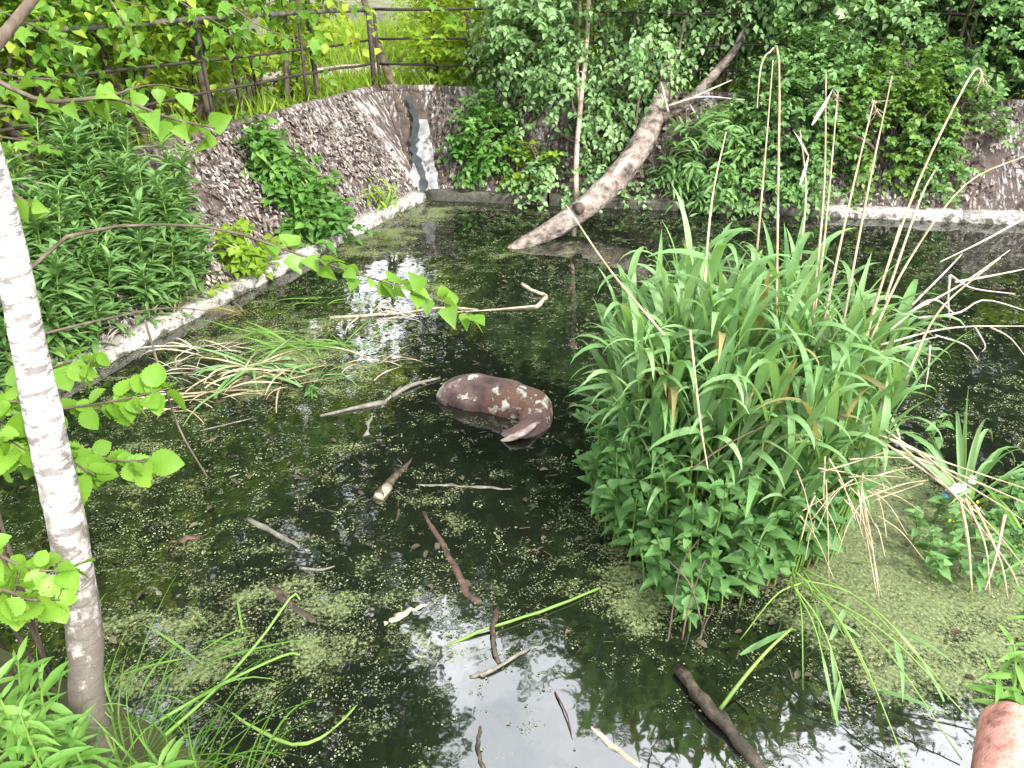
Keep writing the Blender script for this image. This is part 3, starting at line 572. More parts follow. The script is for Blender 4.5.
bank(8.2, 1.6, 2.6, (1.1, .9, 1.3), 'tall round-leaved shrub on the rim right of centre', nspray=900, **sk)
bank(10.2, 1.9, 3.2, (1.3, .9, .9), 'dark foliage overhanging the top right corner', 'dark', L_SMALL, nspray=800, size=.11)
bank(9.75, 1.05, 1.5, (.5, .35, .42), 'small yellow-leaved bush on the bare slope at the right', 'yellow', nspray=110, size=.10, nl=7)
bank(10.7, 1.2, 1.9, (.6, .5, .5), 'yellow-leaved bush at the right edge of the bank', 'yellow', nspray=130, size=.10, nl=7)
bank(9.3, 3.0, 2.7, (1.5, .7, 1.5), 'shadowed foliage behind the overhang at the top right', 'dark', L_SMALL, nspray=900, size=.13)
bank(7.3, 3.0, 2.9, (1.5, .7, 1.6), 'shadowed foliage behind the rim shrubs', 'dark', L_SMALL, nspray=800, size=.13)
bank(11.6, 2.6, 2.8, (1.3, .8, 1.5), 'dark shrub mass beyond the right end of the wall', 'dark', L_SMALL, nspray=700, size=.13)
# slim pink birch in front of the shrubs
t = thing('young_birch', P(578, 196, .3), 'slim pinkish birch stem rising from the far bank', 'tree')
b = MB(); tube(b, spline([D(577, 200, 11.65), D(576, 165, 11.55), D(580, 110, 11.55), D(586, 50, 11.65), D(592, -60, 11.95)], 14), lerp(.042, .035, 14), 8, .05); b.build('trunk', M['pinkbark'], t, True)
b = MB(); tube(b, spline([D(580, 108, 11.57), D(577, 60, 11.65), D(580, 5, 11.75), D(582, -40, 11.85)], 8), lerp(.03, .022, 8), 6, .05); b.build('stem', M['pinkbark'], t, True)

# ------------------------------------------------------------------ the leaning log
base = P(520, 246, 0); t = thing('leaning_log', base, 'thick weathered grey log leaning from the water up the far bank', 'log')
lg = spline([base + (-.25, -.1, -.12), base, D(560, 225, 10.5), D(605, 190, 10.9), D(638, 150, 11.3), D(660, 100, 11.7), D(668, 62, 12.0)], 26)
rad = np.interp(np.linspace(0, 1, 26), [0, .15, .33, .5, .72, .85, 1], [.04, .09, .14, .175, .17, .12, .07])
b = MB(); tube(b, lg, rad, 14, .09); log = b.build('trunk', M['logbark'], t, True)
b = MB(); a0 = D(578, 209, 10.5); tube(b, [a0, a0 + (.02, -.1, .04), a0 + (.03, -.16, .05)], [.085, .075, .06], 10, .12); k_ = b.build('knot', M['bark'], t, True)
b = MB(); tube(b, spline([D(598, 190, 10.74), D(612, 176, 10.84), D(622, 164, 10.94), D(632, 152, 11.06)], 10), [.02, .05, .065, .05, .07, .055, .07, .05, .03, .01], 9, .35, True, .4); b.build('bare_wood', M['logbare'], t, True)
for pts, r0, r1, mt in ([[(655, 122, 11.6), (690, 100, 11.6), (716, 72, 11.7), (738, 45, 11.8), (760, 0, 12.1)], .085, .05, 'logbark'],
                    [[(668, 106, 11.4), (700, 97, 11.3), (745, 100, 11.2)], .022, .009, 'strawpale'], [[(690, 99, 11.4), (705, 92, 11.4), (732, 80, 11.4)], .022, .008, 'strawpale'],
                    [[(668, 112, 11.4), (664, 95, 11.3), (661, 82, 11.3)], .022, .010, 'strawpale'], [[(636, 125, 11.2), (640, 95, 11.2), (655, 72, 11.3), (676, 58, 11.4), (684, 20, 11.6)], .016, .02, 'bark'],
                    [[(690, 105, 11.4), (700, 122, 11.3), (704, 140, 11.3)], .014, .006, 'strawpale'], [[(730, 60, 11.8), (745, 28, 11.8), (775, 8, 11.9)], .03, .015, 'strawpale']):
    b = MB(); tube(b, spline([D(*q) for q in pts], 12), lerp(r0, r1, 12), 7, .08); b.build('branch', M[mt], t, True)

# ------------------------------------------------------------------ plants on the left wall
def weed_proto(h, n, seed):
    b0 = np.zeros(3); t = thing('willowherb', b0, 'leafy narrow-leaved weed in the dense stand on the left wall', 'weed', 'weeds on the left wall')
    cv = spline([(0, 0, -.1), (.04, .05, h * .5), (.14, .02, h)], 9); b = MB(); tube(b, cv, lerp(.011, .004, 9), 5); b.build('stem', M['reed_stem'], t, True)
    f = rng.random(n) ** .8; an = np.arange(n) * 2.4; pos = np.stack([np.interp(f, np.linspace(0, 1, 9), cv[:, k]) for k in range(3)], -1)
    ax = np.stack([np.cos(an), np.sin(an), .35 + .6 * f + rng.normal(0, .4, n)], -1); lm = MB()
    inst(lm, L_LANCE, pos, ax, np.array([0, 0, 1.0]) + rng.normal(0, .2, (n, 3)), (.18 + .10 * rng.random(n)) * (1.15 - .5 * f), 1.0); stuffpart(lm.build('leaves', M['weed'], t)); return t
protos = [weed_proto(.75, 60, 1), weed_proto(.95, 76, 2), weed_proto(.6, 50, 3), weed_proto(.85, 70, 4)]
usedp = [False] * 4; cnt = 0
for k in range(400):
    s = 3.2 + rng.random() * 5.3; o = .0 + rng.random() ** 1.5 * 1.35
    p = slope_pt('L', s, o); u, v, _ = proj(p)
    if u < -60 or u > 200 or (u > 140 and v < 235 and rng.random() < .9): continue
    cnt += 1
    if cnt > 135: break
    i = cnt % 4
    if not usedp[i]: r = protos[i]; usedp[i] = True; r.location = p; r.rotation_euler = (0, 0, rng.random() * 6.3)
    else: copy_tree(protos[i], p, rng.random() * 6.3, .75 + .5 * rng.random())
# leafy bush climbing the wall
def slope_bush(s, o0, o1, wdt, lab, mat, T, n, size, nl=7):
    p0 = slope_pt('L', s, o0); t = thing('slope_bush', p0, lab, 'bush'); f = rng.random(n); ss = s + rng.normal(0, wdt * .5, n) * (1 - .55 * f); oo = o0 + (o1 - o0) * f + rng.normal(0, .06, n)
    org = np.array([slope_pt('L', a, b_) for a, b_ in zip(ss, oo)]) + np.array([.55, -.25, .5]) * (rng.random(n) * .42)[:, None]
    dr = rng.normal(0, .6, (n, 3)) + (.4, -.3, .5); lm = MB(); spray_leaves(lm, T, org, dr, .3, nl, size, .3); stuffpart(lm.build('crown', M[mat], t))
    for q in range(5):
        a = slope_pt('L', s + random.gauss(0, .1), o0); e = slope_pt('L', s + random.gauss(0, .2), o1 * .9) + (.2, -.1, .25); b = MB(); tube(b, spline([a, (a + e) / 2 + (.15, -.08, .1), e], 7), lerp(.018, .006, 7), 5); b.build('stem', M['reed_stem'], t, True)
    return t
slope_bush(2.55, .05, 1.1, .5, 'bright leafy bush growing down the bare part of the left wall', 'ivy', L_NETTLE, 230, .15)
slope_bush(4.0, .02, .35, .4, 'low yellow-green leafy patch at the kerb below the leafy wall bush', 'yellow', L_BIRCH, 45, .12, 6)
slope_bush(1.1, .02, .3, .12, 'small weed sprig on the kerb near the pond corner', 'yellow', L_LANCE, 14, .13, 6)
# dry tufts on the kerb
def tuft(name, base, n, h, lab, mat, spread=.5, blade=(.5, .9), width=1.0, cat='grass tuft', lean=(0, 0, 0), group=None, T=None, parts=True, droop=1.0, r0=.08):
    t = thing(name, base, lab, cat, group); base = np.asarray(base, float); meshes = BLD[mat]
    for k in range(n):
        an = rng.random() * 6.283; d = np.array([math.cos(an) * spread, math.sin(an) * spread, 1.0]) * (1, 1, .6 + .7 * rng.random()) + lean; d = nrmz(d)
        pos = base + np.array([math.cos(an), math.sin(an), 0]) * r0 * rng.random(); nr = np.array([-d[0], -d[1], .2]) + np.array([math.cos(an + 1.6), math.sin(an + 1.6), 0]) * .3
        # the blade arches over: its face looks back over the tuft
        L = h * (blade[0] + (blade[1] - blade[0]) * rng.random()); place(meshes[rng.integers(len(meshes))], 'blade', t, pos, d, nr, L, width)
    return t
def blade_mesh(name, mat, arch, w, twist, n=11, tipbend=0.0):
    V = []; F = []; ang = 0.0; p = np.array([0.0, 0.0, 0.0]); st = 1.0 / (n - 1)
    for k in range(n):
        f = k / (n - 1); wd = w * min(1, (.35 + f * 4)) * (1 - max(0, f - .45) / .55) ** .8 if f < 1 else 0.0
        cs, sn = math.cos(ang), math.sin(ang); tw = twist * f; rx, rz = math.cos(tw), math.sin(tw)
        nrm = np.array([0, sn, cs]); sx = np.array([1, 0, 0]) * rx + nrm * rz; up = nrm * rx - np.array([1, 0, 0]) * rz
        V += [p - sx * wd + up * wd * .35, p, p + sx * wd + up * wd * .35]
        ang += (arch * (f ** 1.3) * 2.2 + tipbend * (1 if .42 < f < .56 else 0)) * st * 2
        p = p + np.array([0, math.cos(ang), -math.sin(ang)]) * st
    for k in range(n - 1): a = 3 * k; F += [[a, a + 1, a + 4, a + 3], [a + 1, a + 2, a + 5, a + 4]]
    return MB().add(V, F).mesh(name, M[mat], True)
BLD = {m: [blade_mesh(m + '_blade', m, a, w_, tw, tipbend=tb) for a, w_, tw, tb in ((.35, .030, .2, 0), (.7, .034, -.4, 0), (1.0, .034, .5, 0), (1.35, .030, -.2, 0), (.6, .036, .7, 4.0), (.9, .032, -.6, 2.5), (.2, .03, .9, 0), (1.1, .036, .1, 1.5))] for m in ('reed', 'herb', 'reedold')}
BLD['straw'] = [blade_mesh('straw_blade', 'straw', a, .014, .8) for a in (.3, .8, 1.3)]
BLD['strawpale'] = [blade_mesh('pale_straw_blade', 'strawpale', a, .009, .8) for a in (.3, .9, 1.4)]
BLD['grass'] = [blade_mesh('grass_blade', 'herb', a, .013, tw) for a, tw in ((.5, .3), (.9, -.4), (1.3, .5), (.25, .2))]
def kerb_at(u, v): p = P(u, v, .13); return slope_pt('L', float((p[:2] - A) @ DL), .02, .13)
tuft('dry_grass_tuft', kerb_at(196, 312), 42, .55, 'rust-tinged dry grass tuft on the kerb at the edge of the weeds', 'straw', .7, lean=(.5, -.3, -.2))
tuft('dry_grass_tuft', kerb_at(150, 338), 40, .45, 'bleached dry grass hanging over the kerb left of the rusty tuft', 'strawpale', .7, lean=(.6, -.4, -.3))

# ------------------------------------------------------------------ the reed clump
RC = np.array([1.47, 4.22]); RA = np.array([.82, .76])
t = thing('reed_clump', (RC[0], RC[1], 0), 'big dense clump of tall green reeds standing in the pond', 'reeds')
b = MB(); an = np.linspace(0, 6.283, 40, endpoint=False); V = [(RC[0], RC[1], .14)]
for f in (.5, .85, 1.05):
    for a in an: V.append((RC[0] + math.cos(a) * RA[0] * f * (1 + .1 * math.sin(5 * a)), RC[1] + math.sin(a) * RA[1] * f * (1 + .08 * math.sin(4 * a + 1)), {.5: .06, .85: .01, 1.05: -.06}[f] + random.gauss(0, .012)))
F3 = [[0, 1 + k, 1 + (k + 1) % 40] for k in range(40)]; F4 = [[1 + r * 40 + k, 41 + r * 40 + k, 41 + r * 40 + (k + 1) % 40, 1 + r * 40 + (k + 1) % 40] for r in range(2) for k in range(40)]
b.add(V, F3, F4); b.build('root_mat', M['stickwet'], t, True)
leaves = []; nst = 180
for k in range(nst):
    a = rng.random() * 6.283; rr = math.sqrt(rng.random()); off = np.array([math.cos(a) * RA[0], math.sin(a) * RA[1]]) * rr
    b0 = np.array([RC[0] + off[0], RC[1] + off[1], .02]); h = (1.2 + .6 * rng.random()) * (1 - .20 * rr ** 2)
    ln = np.array([off[0], off[1]]) * (.02 + .16 * rng.random()) + rng.normal(0, .06, 2); tip = b0 + np.array([ln[0], ln[1], h])
    cv = spline([b0, b0 * .5 + tip * .5 + np.array([-ln[0] * .1, -ln[1] * .1, .05]), tip], 8)
    b = MB(); tube(b, cv, lerp(.011, .004, 8), 5, cap=False); b.build('stem', M['reed_stem'], t, True)
    for q in range(7):
        f = .38 + .62 * (q + rng.random() * .6) / 6.6; f = min(f, .99); p = np.array([np.interp(f, np.linspace(0, 1, 8), cv[:, c]) for c in range(3)])
        aa = a + rng.normal(0, 1.25) + (math.pi * .55 if q % 2 else 0); el = 1.7 + 1.8 * f + rng.normal(0, .6)
        ax = np.array([math.cos(aa), math.sin(aa), el]); leaves.append((p, ax, np.array([-math.cos(aa) * .8, -math.sin(aa) * .8, .3]) , (.38 + .32 * rng.random()) * (1 - .12 * abs(f - .7)), 1.1 + .65 * rng.random(), rng.integers(8)))
leaves.sort(key=lambda L: np.linalg.norm(L[0] - CAM - (0, 0, .5)))
for L in leaves[:300]: place(BLD['reedold' if rng.random() < .06 else 'reed'][L[5]], 'leaf', t, *L[:5])
rest = MB(); byv = {}
for L in leaves[300:]: byv.setdefault(int(L[5]), []).append(L)
for v_, ls in byv.items():
    me = BLD['reed'][v_]; Vv = np.empty(len(me.vertices) * 3); me.vertices.foreach_get('co', Vv); Fq = np.array([list(p.vertices) for p in me.polygons])
    inst(rest, (Vv.reshape(-1, 3), [Fq]), np.array([l[0] for l in ls]), np.array([l[1] for l in ls]), np.array([l[2] for l in ls]), np.array([l[3] for l in ls]), np.array([l[4] for l in ls]))
stuffpart(rest.build('leaf_mass', M['reed'], t, True))
# tall dry stalks of last year
STALK = [[(776, 330, 4.6), (778, 200, 4.55), (779, 60, 4.5), (770, 52, 4.5), (761, 66, 4.5), (757, 108, 4.5)], [(812, 320, 4.5), (824, 190, 4.45), (826, 72, 4.4)],
         [(800, 400, 4.5), (822, 260, 4.4), (838, 92, 4.35)], [(818, 350, 4.4), (850, 200, 4.35), (874, 100, 4.3)], [(842, 330, 4.5), (868, 190, 4.45), (892, 76, 4.4)],
         [(866, 330, 4.4), (915, 190, 4.4), (960, 95, 4.4), (978, 68, 4.4), (984, 86, 4.4)], [(870, 340, 4.3), (908, 262, 4.3), (965, 185, 4.3), (1030, 154, 4.3)],
         [(703, 300, 4.4), (712, 200, 4.5), (726, 132, 4.6)], [(757, 250, 4.9), (764, 170, 4.9), (773, 60, 4.9)], [(800, 260, 4.7), (806, 190, 4.7), (800, 130, 4.7)], [(664, 335, 4.3), (610, 270, 4.4), (566, 205, 4.5)],
         [(690, 330, 4.0), (700, 420, 3.9), (708, 470, 3.85)], [(905, 380, 4.2), (940, 310, 4.3), (1000, 258, 4.4)], [(885, 300, 4.4), (920, 200, 4.6), (935, 170, 4.7)], [(860, 360, 4.3), (880, 290, 4.3), (900, 225, 4.3)]]
for q, pts in enumerate(STALK):
    b = MB(); tube(b, spline([D(*p) for p in pts], 16), lerp(.008, .0035, 16), 6); b.build('dry_stalk', M['straw'], t, True)
def plume(p0, d, n=16, L=.085):
    lm = MB(); pos = np.asarray(p0) + np.asarray(d)[None] * rng.random(n)[:, None]; inst(lm, L_BLADE, pos, rng.normal(0, .5, (n, 3)) + nrmz(np.asarray(d)) * .8 + (0, 0, -.3), rng.normal(0, 1, (n, 3)), L * (.5 + .7 * rng.random(n)), 1.6); stuffpart(lm.build('dry_plume', M['straw'], t))
for u, v, tt, du in ((872, 98, 4.3, 8), (833, 88, 4.35, 4), (980, 68, 4.4, 6)): plume(D(u, v, tt), D(u + du, v + 16, tt) - D(u, v, tt))
for (u0, v0, u1, v1, tt) in ((812, 125, 838, 84, 4.35), (808, 155, 794, 128, 4.4), (800, 185, 812, 150, 4.4)):
    p0 = D(u0, v0, tt); place(BLD['strawpale'][0], 'dry_leaf', t, p0, D(u1, v1, tt) - p0, (0, -1, .4), np.linalg.norm(D(u1, v1, tt) - p0), 4.0)

# ------------------------------------------------------------------ nettles round the clump's foot
NETM = [MB().add(L_NETTLE[0] * (1, 1, s), *L_NETTLE[1]).mesh('nettle_leaf', M['nettle'], False) for s in (1, 1.8)]
def nettle(base, h, lab, group=None, lean=(0, 0), name='nettle', nodes=7, size=.15, mesh=None, smat='reed_stem'):
    base = np.asarray(base, float); t = thing(name, base, lab, 'nettle' if name == 'nettle' else 'plant', group); top = base + np.array([lean[0], lean[1], h])
    cv = spline([base - (0, 0, .03), base * .5 + top * .5 + np.array([-lean[0] * .15, -lean[1] * .15, .03]), top], 8); b = MB(); tube(b, cv, lerp(.008, .0035, 8), 5, cap=False); b.build('stem', M[smat], t, True)
    for k in range(nodes):
        f = .25 + .75 * k / (nodes - 1); p = np.array([np.interp(f, np.linspace(0, 1, 8), cv[:, c]) for c in range(3)]); a0 = k * 1.57 + rng.normal(0, .35)
        for s in (0, math.pi):
            a1 = a0 + s + rng.normal(0, .3); ax = np.array([math.cos(a1), math.sin(a1), .15 + .5 * f * f + rng.normal(0, .32)]); sz = size * (.5 + .65 * rng.random()) * (1.0 if f < .85 else .65)
            place((mesh or NETM)[rng.integers(len(mesh or NETM))], 'leaf', t, p, ax, (-ax[0] * .3 + rng.normal(0, .3), -ax[1] * .3 - .15 + rng.normal(0, .3), 1), sz, .85 + .3 * rng.random())
    return t
for k in range(64):
    a = -math.pi * (.12 + .86 * rng.random()) if k < 54 else rng.random() * 2.0 + 2.2
    f = .70 + .30 * rng.random() + (.22 * rng.random() if -2.5 < a < -1.5 else 0); b0 = (RC[0] + math.cos(a) * RA[0] * f - .06, RC[1] + math.sin(a) * RA[1] * f, .03)
    nettle(b0, .35 + .65 * rng.random(), 'leafy nettle with toothed leaves at the foot of the reed clump', 'nettles round the reed clump', (math.cos(a) * .22 * rng.random(), math.sin(a) * .25 * rng.random()))
for k in range(16):
    a = rng.random() * 6.28; f = .75 * rng.random(); h = .9 + .45 * rng.random(); nettle((RC[0] + math.cos(a) * RA[0] * f, RC[1] + math.sin(a) * RA[1] * f, .08), h, 'tall nettle growing up among the reed leaves', 'nettles among the reeds', (math.cos(a) * .15, math.sin(a) * .15))
for k, (u, v) in enumerate([(600, 520), (612, 545), (630, 560), (645, 580), (660, 598), (676, 612), (690, 622), (705, 612), (722, 605), (740, 600), (758, 592), (775, 582), (655, 560), (685, 585), (715, 575), (625, 530), (745, 570), (700, 598), (670, 575), (733, 588)]):
    nettle(P(u, v, .02), .22 + .4 * rng.random(), 'low nettle at the water line along the front of the reed clump', 'low front nettles', (rng.normal(-.04, .07), rng.normal(-.03, .05)), nodes=6, size=.135)
nettle(P(612, 455, .15), .38, 'nettle sprig reaching out over the water left of the reed clump', None, (-.28, -.02), nodes=4)
nettle(P(668, 590, .05), .2, 'low pale nettle sprig at the front left foot of the clump', None, (-.12, -.06), nodes=4, size=.12)
nettle(P(690, 628, .02), .22, 'frontmost small nettle at the point of the clump', None, (-.06, -.06), nodes=4, size=.13)
nettle(P(925, 455, .05), .35, 'small nettle beside the dry stalks right of the clump', None, (.05, 0), nodes=5, size=.12)

# ------------------------------------------------------------------ dead stalks to the right of the clump
def stalks(name, label, lines, mat, r0=.0075, r1=.003, cat='dry stalks', part='stalk', n=12):
    p0 = D(*lines[0][0]); t = thing(name, p0, label, cat)
    for ln in lines:
        b = MB(); tube(b, spline([D(*q) for q in ln], n), lerp(r0, r1, n) * (.8 + .5 * random.random()), 5); b.build(part, M[mat], t, True)
    return t
stalks('dead_brush', 'spray of bleached dead stalks arching over the water right of the reeds', [
    [(880, 345, 4.4), (950, 328, 4.5), (1030, 326, 4.6)], [(905, 315, 4.5), (960, 285, 4.6), (1010, 250, 4.7)], [(912, 305, 4.5), (945, 272, 4.6), (962, 254, 4.7)], [(918, 318, 4.5), (958, 313, 4.6), (985, 300, 4.6), (1030, 312, 4.7)],
    [(950, 275, 4.6), (972, 288, 4.6), (1015, 294, 4.6)], [(955, 282, 4.6), (990, 276, 4.6), (1030, 268, 4.6)], [(990, 327, 4.6), (1010, 338, 4.6), (1028, 360, 4.6)], [(975, 327, 4.6), (985, 345, 4.6), (982, 352, 4.6)],
    [(935, 335, 4.5), (965, 345, 4.5), (978, 360, 4.5)], [(930, 345, 4.5), (928, 370, 4.5), (925, 390, 4.5)], [(950, 275, 4.6), (948, 300, 4.6), (950, 320, 4.6)], [(890, 330, 4.4), (930, 300, 4.5), (955, 314, 4.6)], [(1030, 215, 4.8), (985, 240, 4.7), (940, 262, 4.6)],
    [(880, 352, 4.4), (915, 342, 4.5), (940, 336, 4.5)]], 'strawpale')
stalks('fallen_reed_bundle', 'bundle of fallen straw stalks slumped down the right of the clump to the water', [
    [(885, 430, 4.2), (940, 468, 4.2), (1000, 505, 4.1), (1030, 525, 4.1)], [(880, 440, 4.2), (930, 475, 4.15), (985, 520, 4.1), (1030, 575, 4.0)], [(900, 445, 4.2), (950, 490, 4.1), (1005, 560, 4.0), (1020, 590, 3.95)], [(895, 450, 4.2), (960, 475, 4.2), (1030, 505, 4.2)],
    [(960, 500, 4.0), (968, 540, 3.95), (972, 592, 3.9)], [(965, 498, 4.0), (985, 545, 3.95), (990, 595, 3.9)], [(975, 505, 4.0), (1000, 560, 3.9), (1008, 600, 3.85)], [(1005, 515, 4.0), (995, 560, 3.9), (985, 590, 3.85)], [(890, 440, 4.2), (945, 462, 4.2), (1030, 490, 4.2)], [(870, 432, 4.2), (925, 455, 4.2), (985, 515, 4.1)]], 'straw')
bl = [[(858, 490, 4.0), (867, 540, 4.0), (877, 596, 3.98)], [(862, 490, 4.0), (872, 545, 4.0), (879, 598, 3.98)], [(826, 480, 3.9), (828, 530, 3.9), (829, 585, 3.9)], [(860, 500, 4.0), (900, 485, 4.1), (928, 480, 4.15)]]
for k in range(30):
    u = random.uniform(795, 880); v = random.uniform(455, 525); a_ = random.gauss(.9, .75); l_ = random.uniform(30, 75); tt = random.uniform(3.85, 4.1)
    bl.append([(u, v, tt), (u + math.cos(a_) * l_ * .5, v + math.sin(a_) * l_ * .4, tt), (u + math.cos(a_) * l_, v + math.sin(a_) * l_ + 4, tt - .04)])
stalks('broken_stalks', 'broken straw stalks hanging from the right foot of the clump to the scum', bl, 'straw', .0038, .002)
stalks('dry_twigs', 'reddish dry twigs poking from the front foot of the clump', [[(682, 640, 3.75), (690, 600, 3.8), (705, 560, 3.85)], [(705, 635, 3.75), (690, 585, 3.8), (668, 560, 3.85)], [(700, 640, 3.72), (706, 622, 3.75), (712, 612, 3.78)], [(668, 640, 3.75), (680, 570, 3.9), (698, 540, 4)], [(690, 470, 4.0), (735, 440, 4.0), (790, 415, 4.1)]], 'stickred', .0045, .0025, 'twigs', 'twig')
# bent green stems trailing over the foreground scum
t = thing('trailing_reeds', P(795, 580, .25), 'bent green reed stems trailing from the clump over the foreground scum', 'reeds')
for ex, ey, tipl in ((908, 770, 0), (962, 760, .0), (948, 690, .3), (850, 712, .32), (834, 720, .3), (803, 690, 0), (975, 725, 0), (900, 640, .0), (846, 640, .3), (880, 700, 0), (740, 640, 0), (820, 640, .25)):
    s0 = P(790 + random.uniform(-8, 14), 575 + random.uniform(-10, 10), .28 + .1 * random.random()); e = P(ex, ey, .02); m = (s0 + e) / 2 + (0, 0, .12)
    cv = spline([s0, m, e], 12); b = MB(); tube(b, cv, lerp(.006, .0035, 12), 5); b.build('stem', M['reed_stem'], t, True)
    if tipl:
        for f in (9, 7): place(BLD['reed'][rng.integers(2)], 'leaf', t, cv[f], cv[11] - cv[f] + (random.gauss(0, .05), random.gauss(0, .03), .02), (0, -.2, 1), tipl + .05, .9)
for (u0, v0, u1, v1, z) in ((895, 640, 905, 680, .2), (830, 640, 850, 600, .06), (880, 690, 930, 705, .05), (900, 630, 940, 650, .1), (740, 655, 790, 628, .08)):
    p0 = P(u0, v0, z); p1 = P(u1, v1, z + .05); place(BLD['reed'][0], 'leaf', t, p0, p1 - p0, (0, -.3, 1), np.linalg.norm(p1 - p0) + .1, 1.2)
t = thing('yellow_stem', P(720, 712, .02), 'single yellow-green bent stem rising beside the dark foreground branch', 'stem')
b = MB(); tube(b, spline([P(717, 714, .0), P(742, 680, .08), P(768, 650, .16), P(792, 628, .22)], 10), lerp(.012, .007, 10), 5); b.build('stalk', M['reed_stem'], t, True)

# right-hand plants
tuft('sedge_tuft', P(965, 505, 0) + (.0, 0, 0), 20, .95, 'arching green sedge tuft standing right of the fallen straw', 'reed', .75, (.6, 1.0), .7, 'sedge')
tuft('sedge_tuft', P(1035, 560, .1), 16, .9, 'green sedge tuft at the right edge of the picture', 'herb', .8, (.5, .9), .6, 'sedge', (-.3, 0, 0))
for k, (u, v) in enumerate([(925, 560), (945, 545), (962, 570), (940, 580), (1005, 500), (1020, 490), (990, 515), (915, 540), (955, 530), (975, 540), (985, 560), (1000, 540), (1012, 560), (1018, 530), (970, 590), (935, 520), (1010, 515), (1000, 585), (950, 560)]):
    nettle(P(u, v, .02), .18 + .1 * rng.random(), 'low small-leaved green plant on the scum under the fallen straw', 'low plants by the fallen straw', (rng.normal(0, .06), 0), 'marsh_plant', 7, .10)
t = thing('flower_sprig', P(960, 518, .15), 'little sprig of ochre yellow blossom among the fallen straw', 'flower')
lm = MB(); pos = P(962, 512, .2) + rng.normal(0, .04, (40, 3)) * (1.4, .8, .8); inst(lm, L_ROUND, pos, rng.normal(0, 1, (40, 3)), rng.normal(0, 1, (40, 3)), .022); stuffpart(lm.build('blossom', M['flower'], t))
b = MB(); tube(b, spline([P(962, 512, .2), P(966, 540, .1), P(968, 560, .0)], 6), .005, 5); b.build('stem', M['reed_stem'], t)
# scrap of plastic litter
t = thing('plastic_scrap', P(955, 496, .08), 'crumpled white and blue plastic litter caught in the fallen straw', 'litter')
def crumple(c, r, mat, name, sd):
    nu, nv = 12, 7; V = [];
    for j in range(nv):
        for i in range(nu):
            ph = math.pi * (j + .5) / nv; th = 2 * math.pi * i / nu; d = np.array([math.cos(th) * math.sin(ph), math.sin(th) * math.sin(ph), math.cos(ph)]); V.append(np.asarray(c) + d * r * (.7 + .6 * rng.random()))
    F = [[j * nu + i, j * nu + (i + 1) % nu, (j + 1) * nu + (i + 1) % nu, (j + 1) * nu + i] for j in range(nv - 1) for i in range(nu)]
    MB().add(V, F, [list(range(nu))[::-1]], [list(range((nv - 1) * nu, nv * nu))]).build(name, M[mat], t)
crumple(P(958, 490, .16), np.array([.075, .05, .045]), 'white', 'wrapper', 1); crumple(P(945, 497, .12), np.array([.024, .02, .02]), 'blue', 'cap', 2); crumple(P(972, 480, .2), np.array([.03, .03, .03]), 'white', 'scrap', 3)
# salmon pipe end and the sprig growing from it
pc0 = D(1016, 722, 2.85); pc1 = D(1006, 840, 2.5)
t = thing('clay_pipe', pc1, 'salmon-pink rounded clay pipe end in the bottom right corner', 'pipe'); b = MB(); ax = nrmz(pc0 - pc1)
tube(b, [pc1 - ax * .6, pc1, pc1 * .4 + pc0 * .6, pc0 - ax * .03, pc0, pc0 + ax * .008], [.125, .125, .122, .118, .104, .08], 24, .0); b.build('body', M['salmon'], t, True)
b = MB(); tube(b, [pc0 - ax * .02, pc0 + ax * .012, pc0 + ax * .02], [.112, .10, .05], 24, .03); b.build('crust', M['ground'], t, True)
LAN = [MB().add(L_LANCE[0] * (1.05, 1, s), *L_LANCE[1]).mesh('lance_leaf', M['herb']) for s in (1, 1.7)]
for k, (u, v, uu, vv) in enumerate([(1008, 714, 1014, 645), (1014, 714, 1030, 600), (1002, 716, 990, 668)]):
    p = D(u, v, 2.86); q = D(uu, vv, 2.9); nettle(p, q[2] - p[2], ['short pale sprig growing at the left of the salmon pipe', 'tallest pale sprig growing over the salmon pipe', 'leaning pale sprig growing on the salmon pipe'][(2, 1, 0)[k]], None, (q[0] - p[0], q[1] - p[1]), 'herb_sprig', 6, .13, LAN)

# ------------------------------------------------------------------ the thing floating mid pond
t = thing('floating_carcass', P(490, 398, 0), 'bloated curled reddish-brown carcass with white patches floating in the middle of the pond', 'carcass')
sp = spline([P(437, 396, -.01), P(456, 393, .05), P(484, 395, .065), P(512, 402, .05), P(531, 409, .03), P(536, 421, .0), P(523, 433, -.02), P(497, 441, -.05)], 40)
rd = np.interp(np.linspace(0, 1, 40), [0, .03, .1, .25, .42, .58, .7, .85, 1], [.03, .09, .15, .195, .20, .175, .13, .105, .04])
V = []; sides = 20
tg = nrmz(np.gradient(sp, axis=0))
for k in range(40):
    sx = nrmz(np.cross(tg[k], (0, 0, 1.0)))
    for q in range(sides):
        a = 2 * math.pi * q / sides; r = rd[k] * (1 + .05 * math.sin(3 * a + k * .3) + .03 * math.sin(k * .9) + .22 * (float(fbm(np.array(k * .22 + 3), np.array(math.cos(a) * 1.5 + math.sin(a) * 1.1 + 8), 4)) - .5)); rim = 1 + .16 * max(0, math.cos(a - math.pi * .93)) ** 6
        V.append(sp[k] + sx * math.cos(a) * r * rim + np.array([0, 0, 1]) * math.sin(a) * r * .92)
ii = np.arange(39)[:, None] * sides; j = np.arange(sides)[None]; F = np.stack([ii + j, ii + (j + 1) % sides, ii + sides + (j + 1) % sides, ii + sides + j], -1).reshape(-1, 4)
b = MB().add(V, F, [list(range(sides))[::-1]], [list(range(39 * sides, 40 * sides))]); body = b.build('body', M['hide'], t, True)
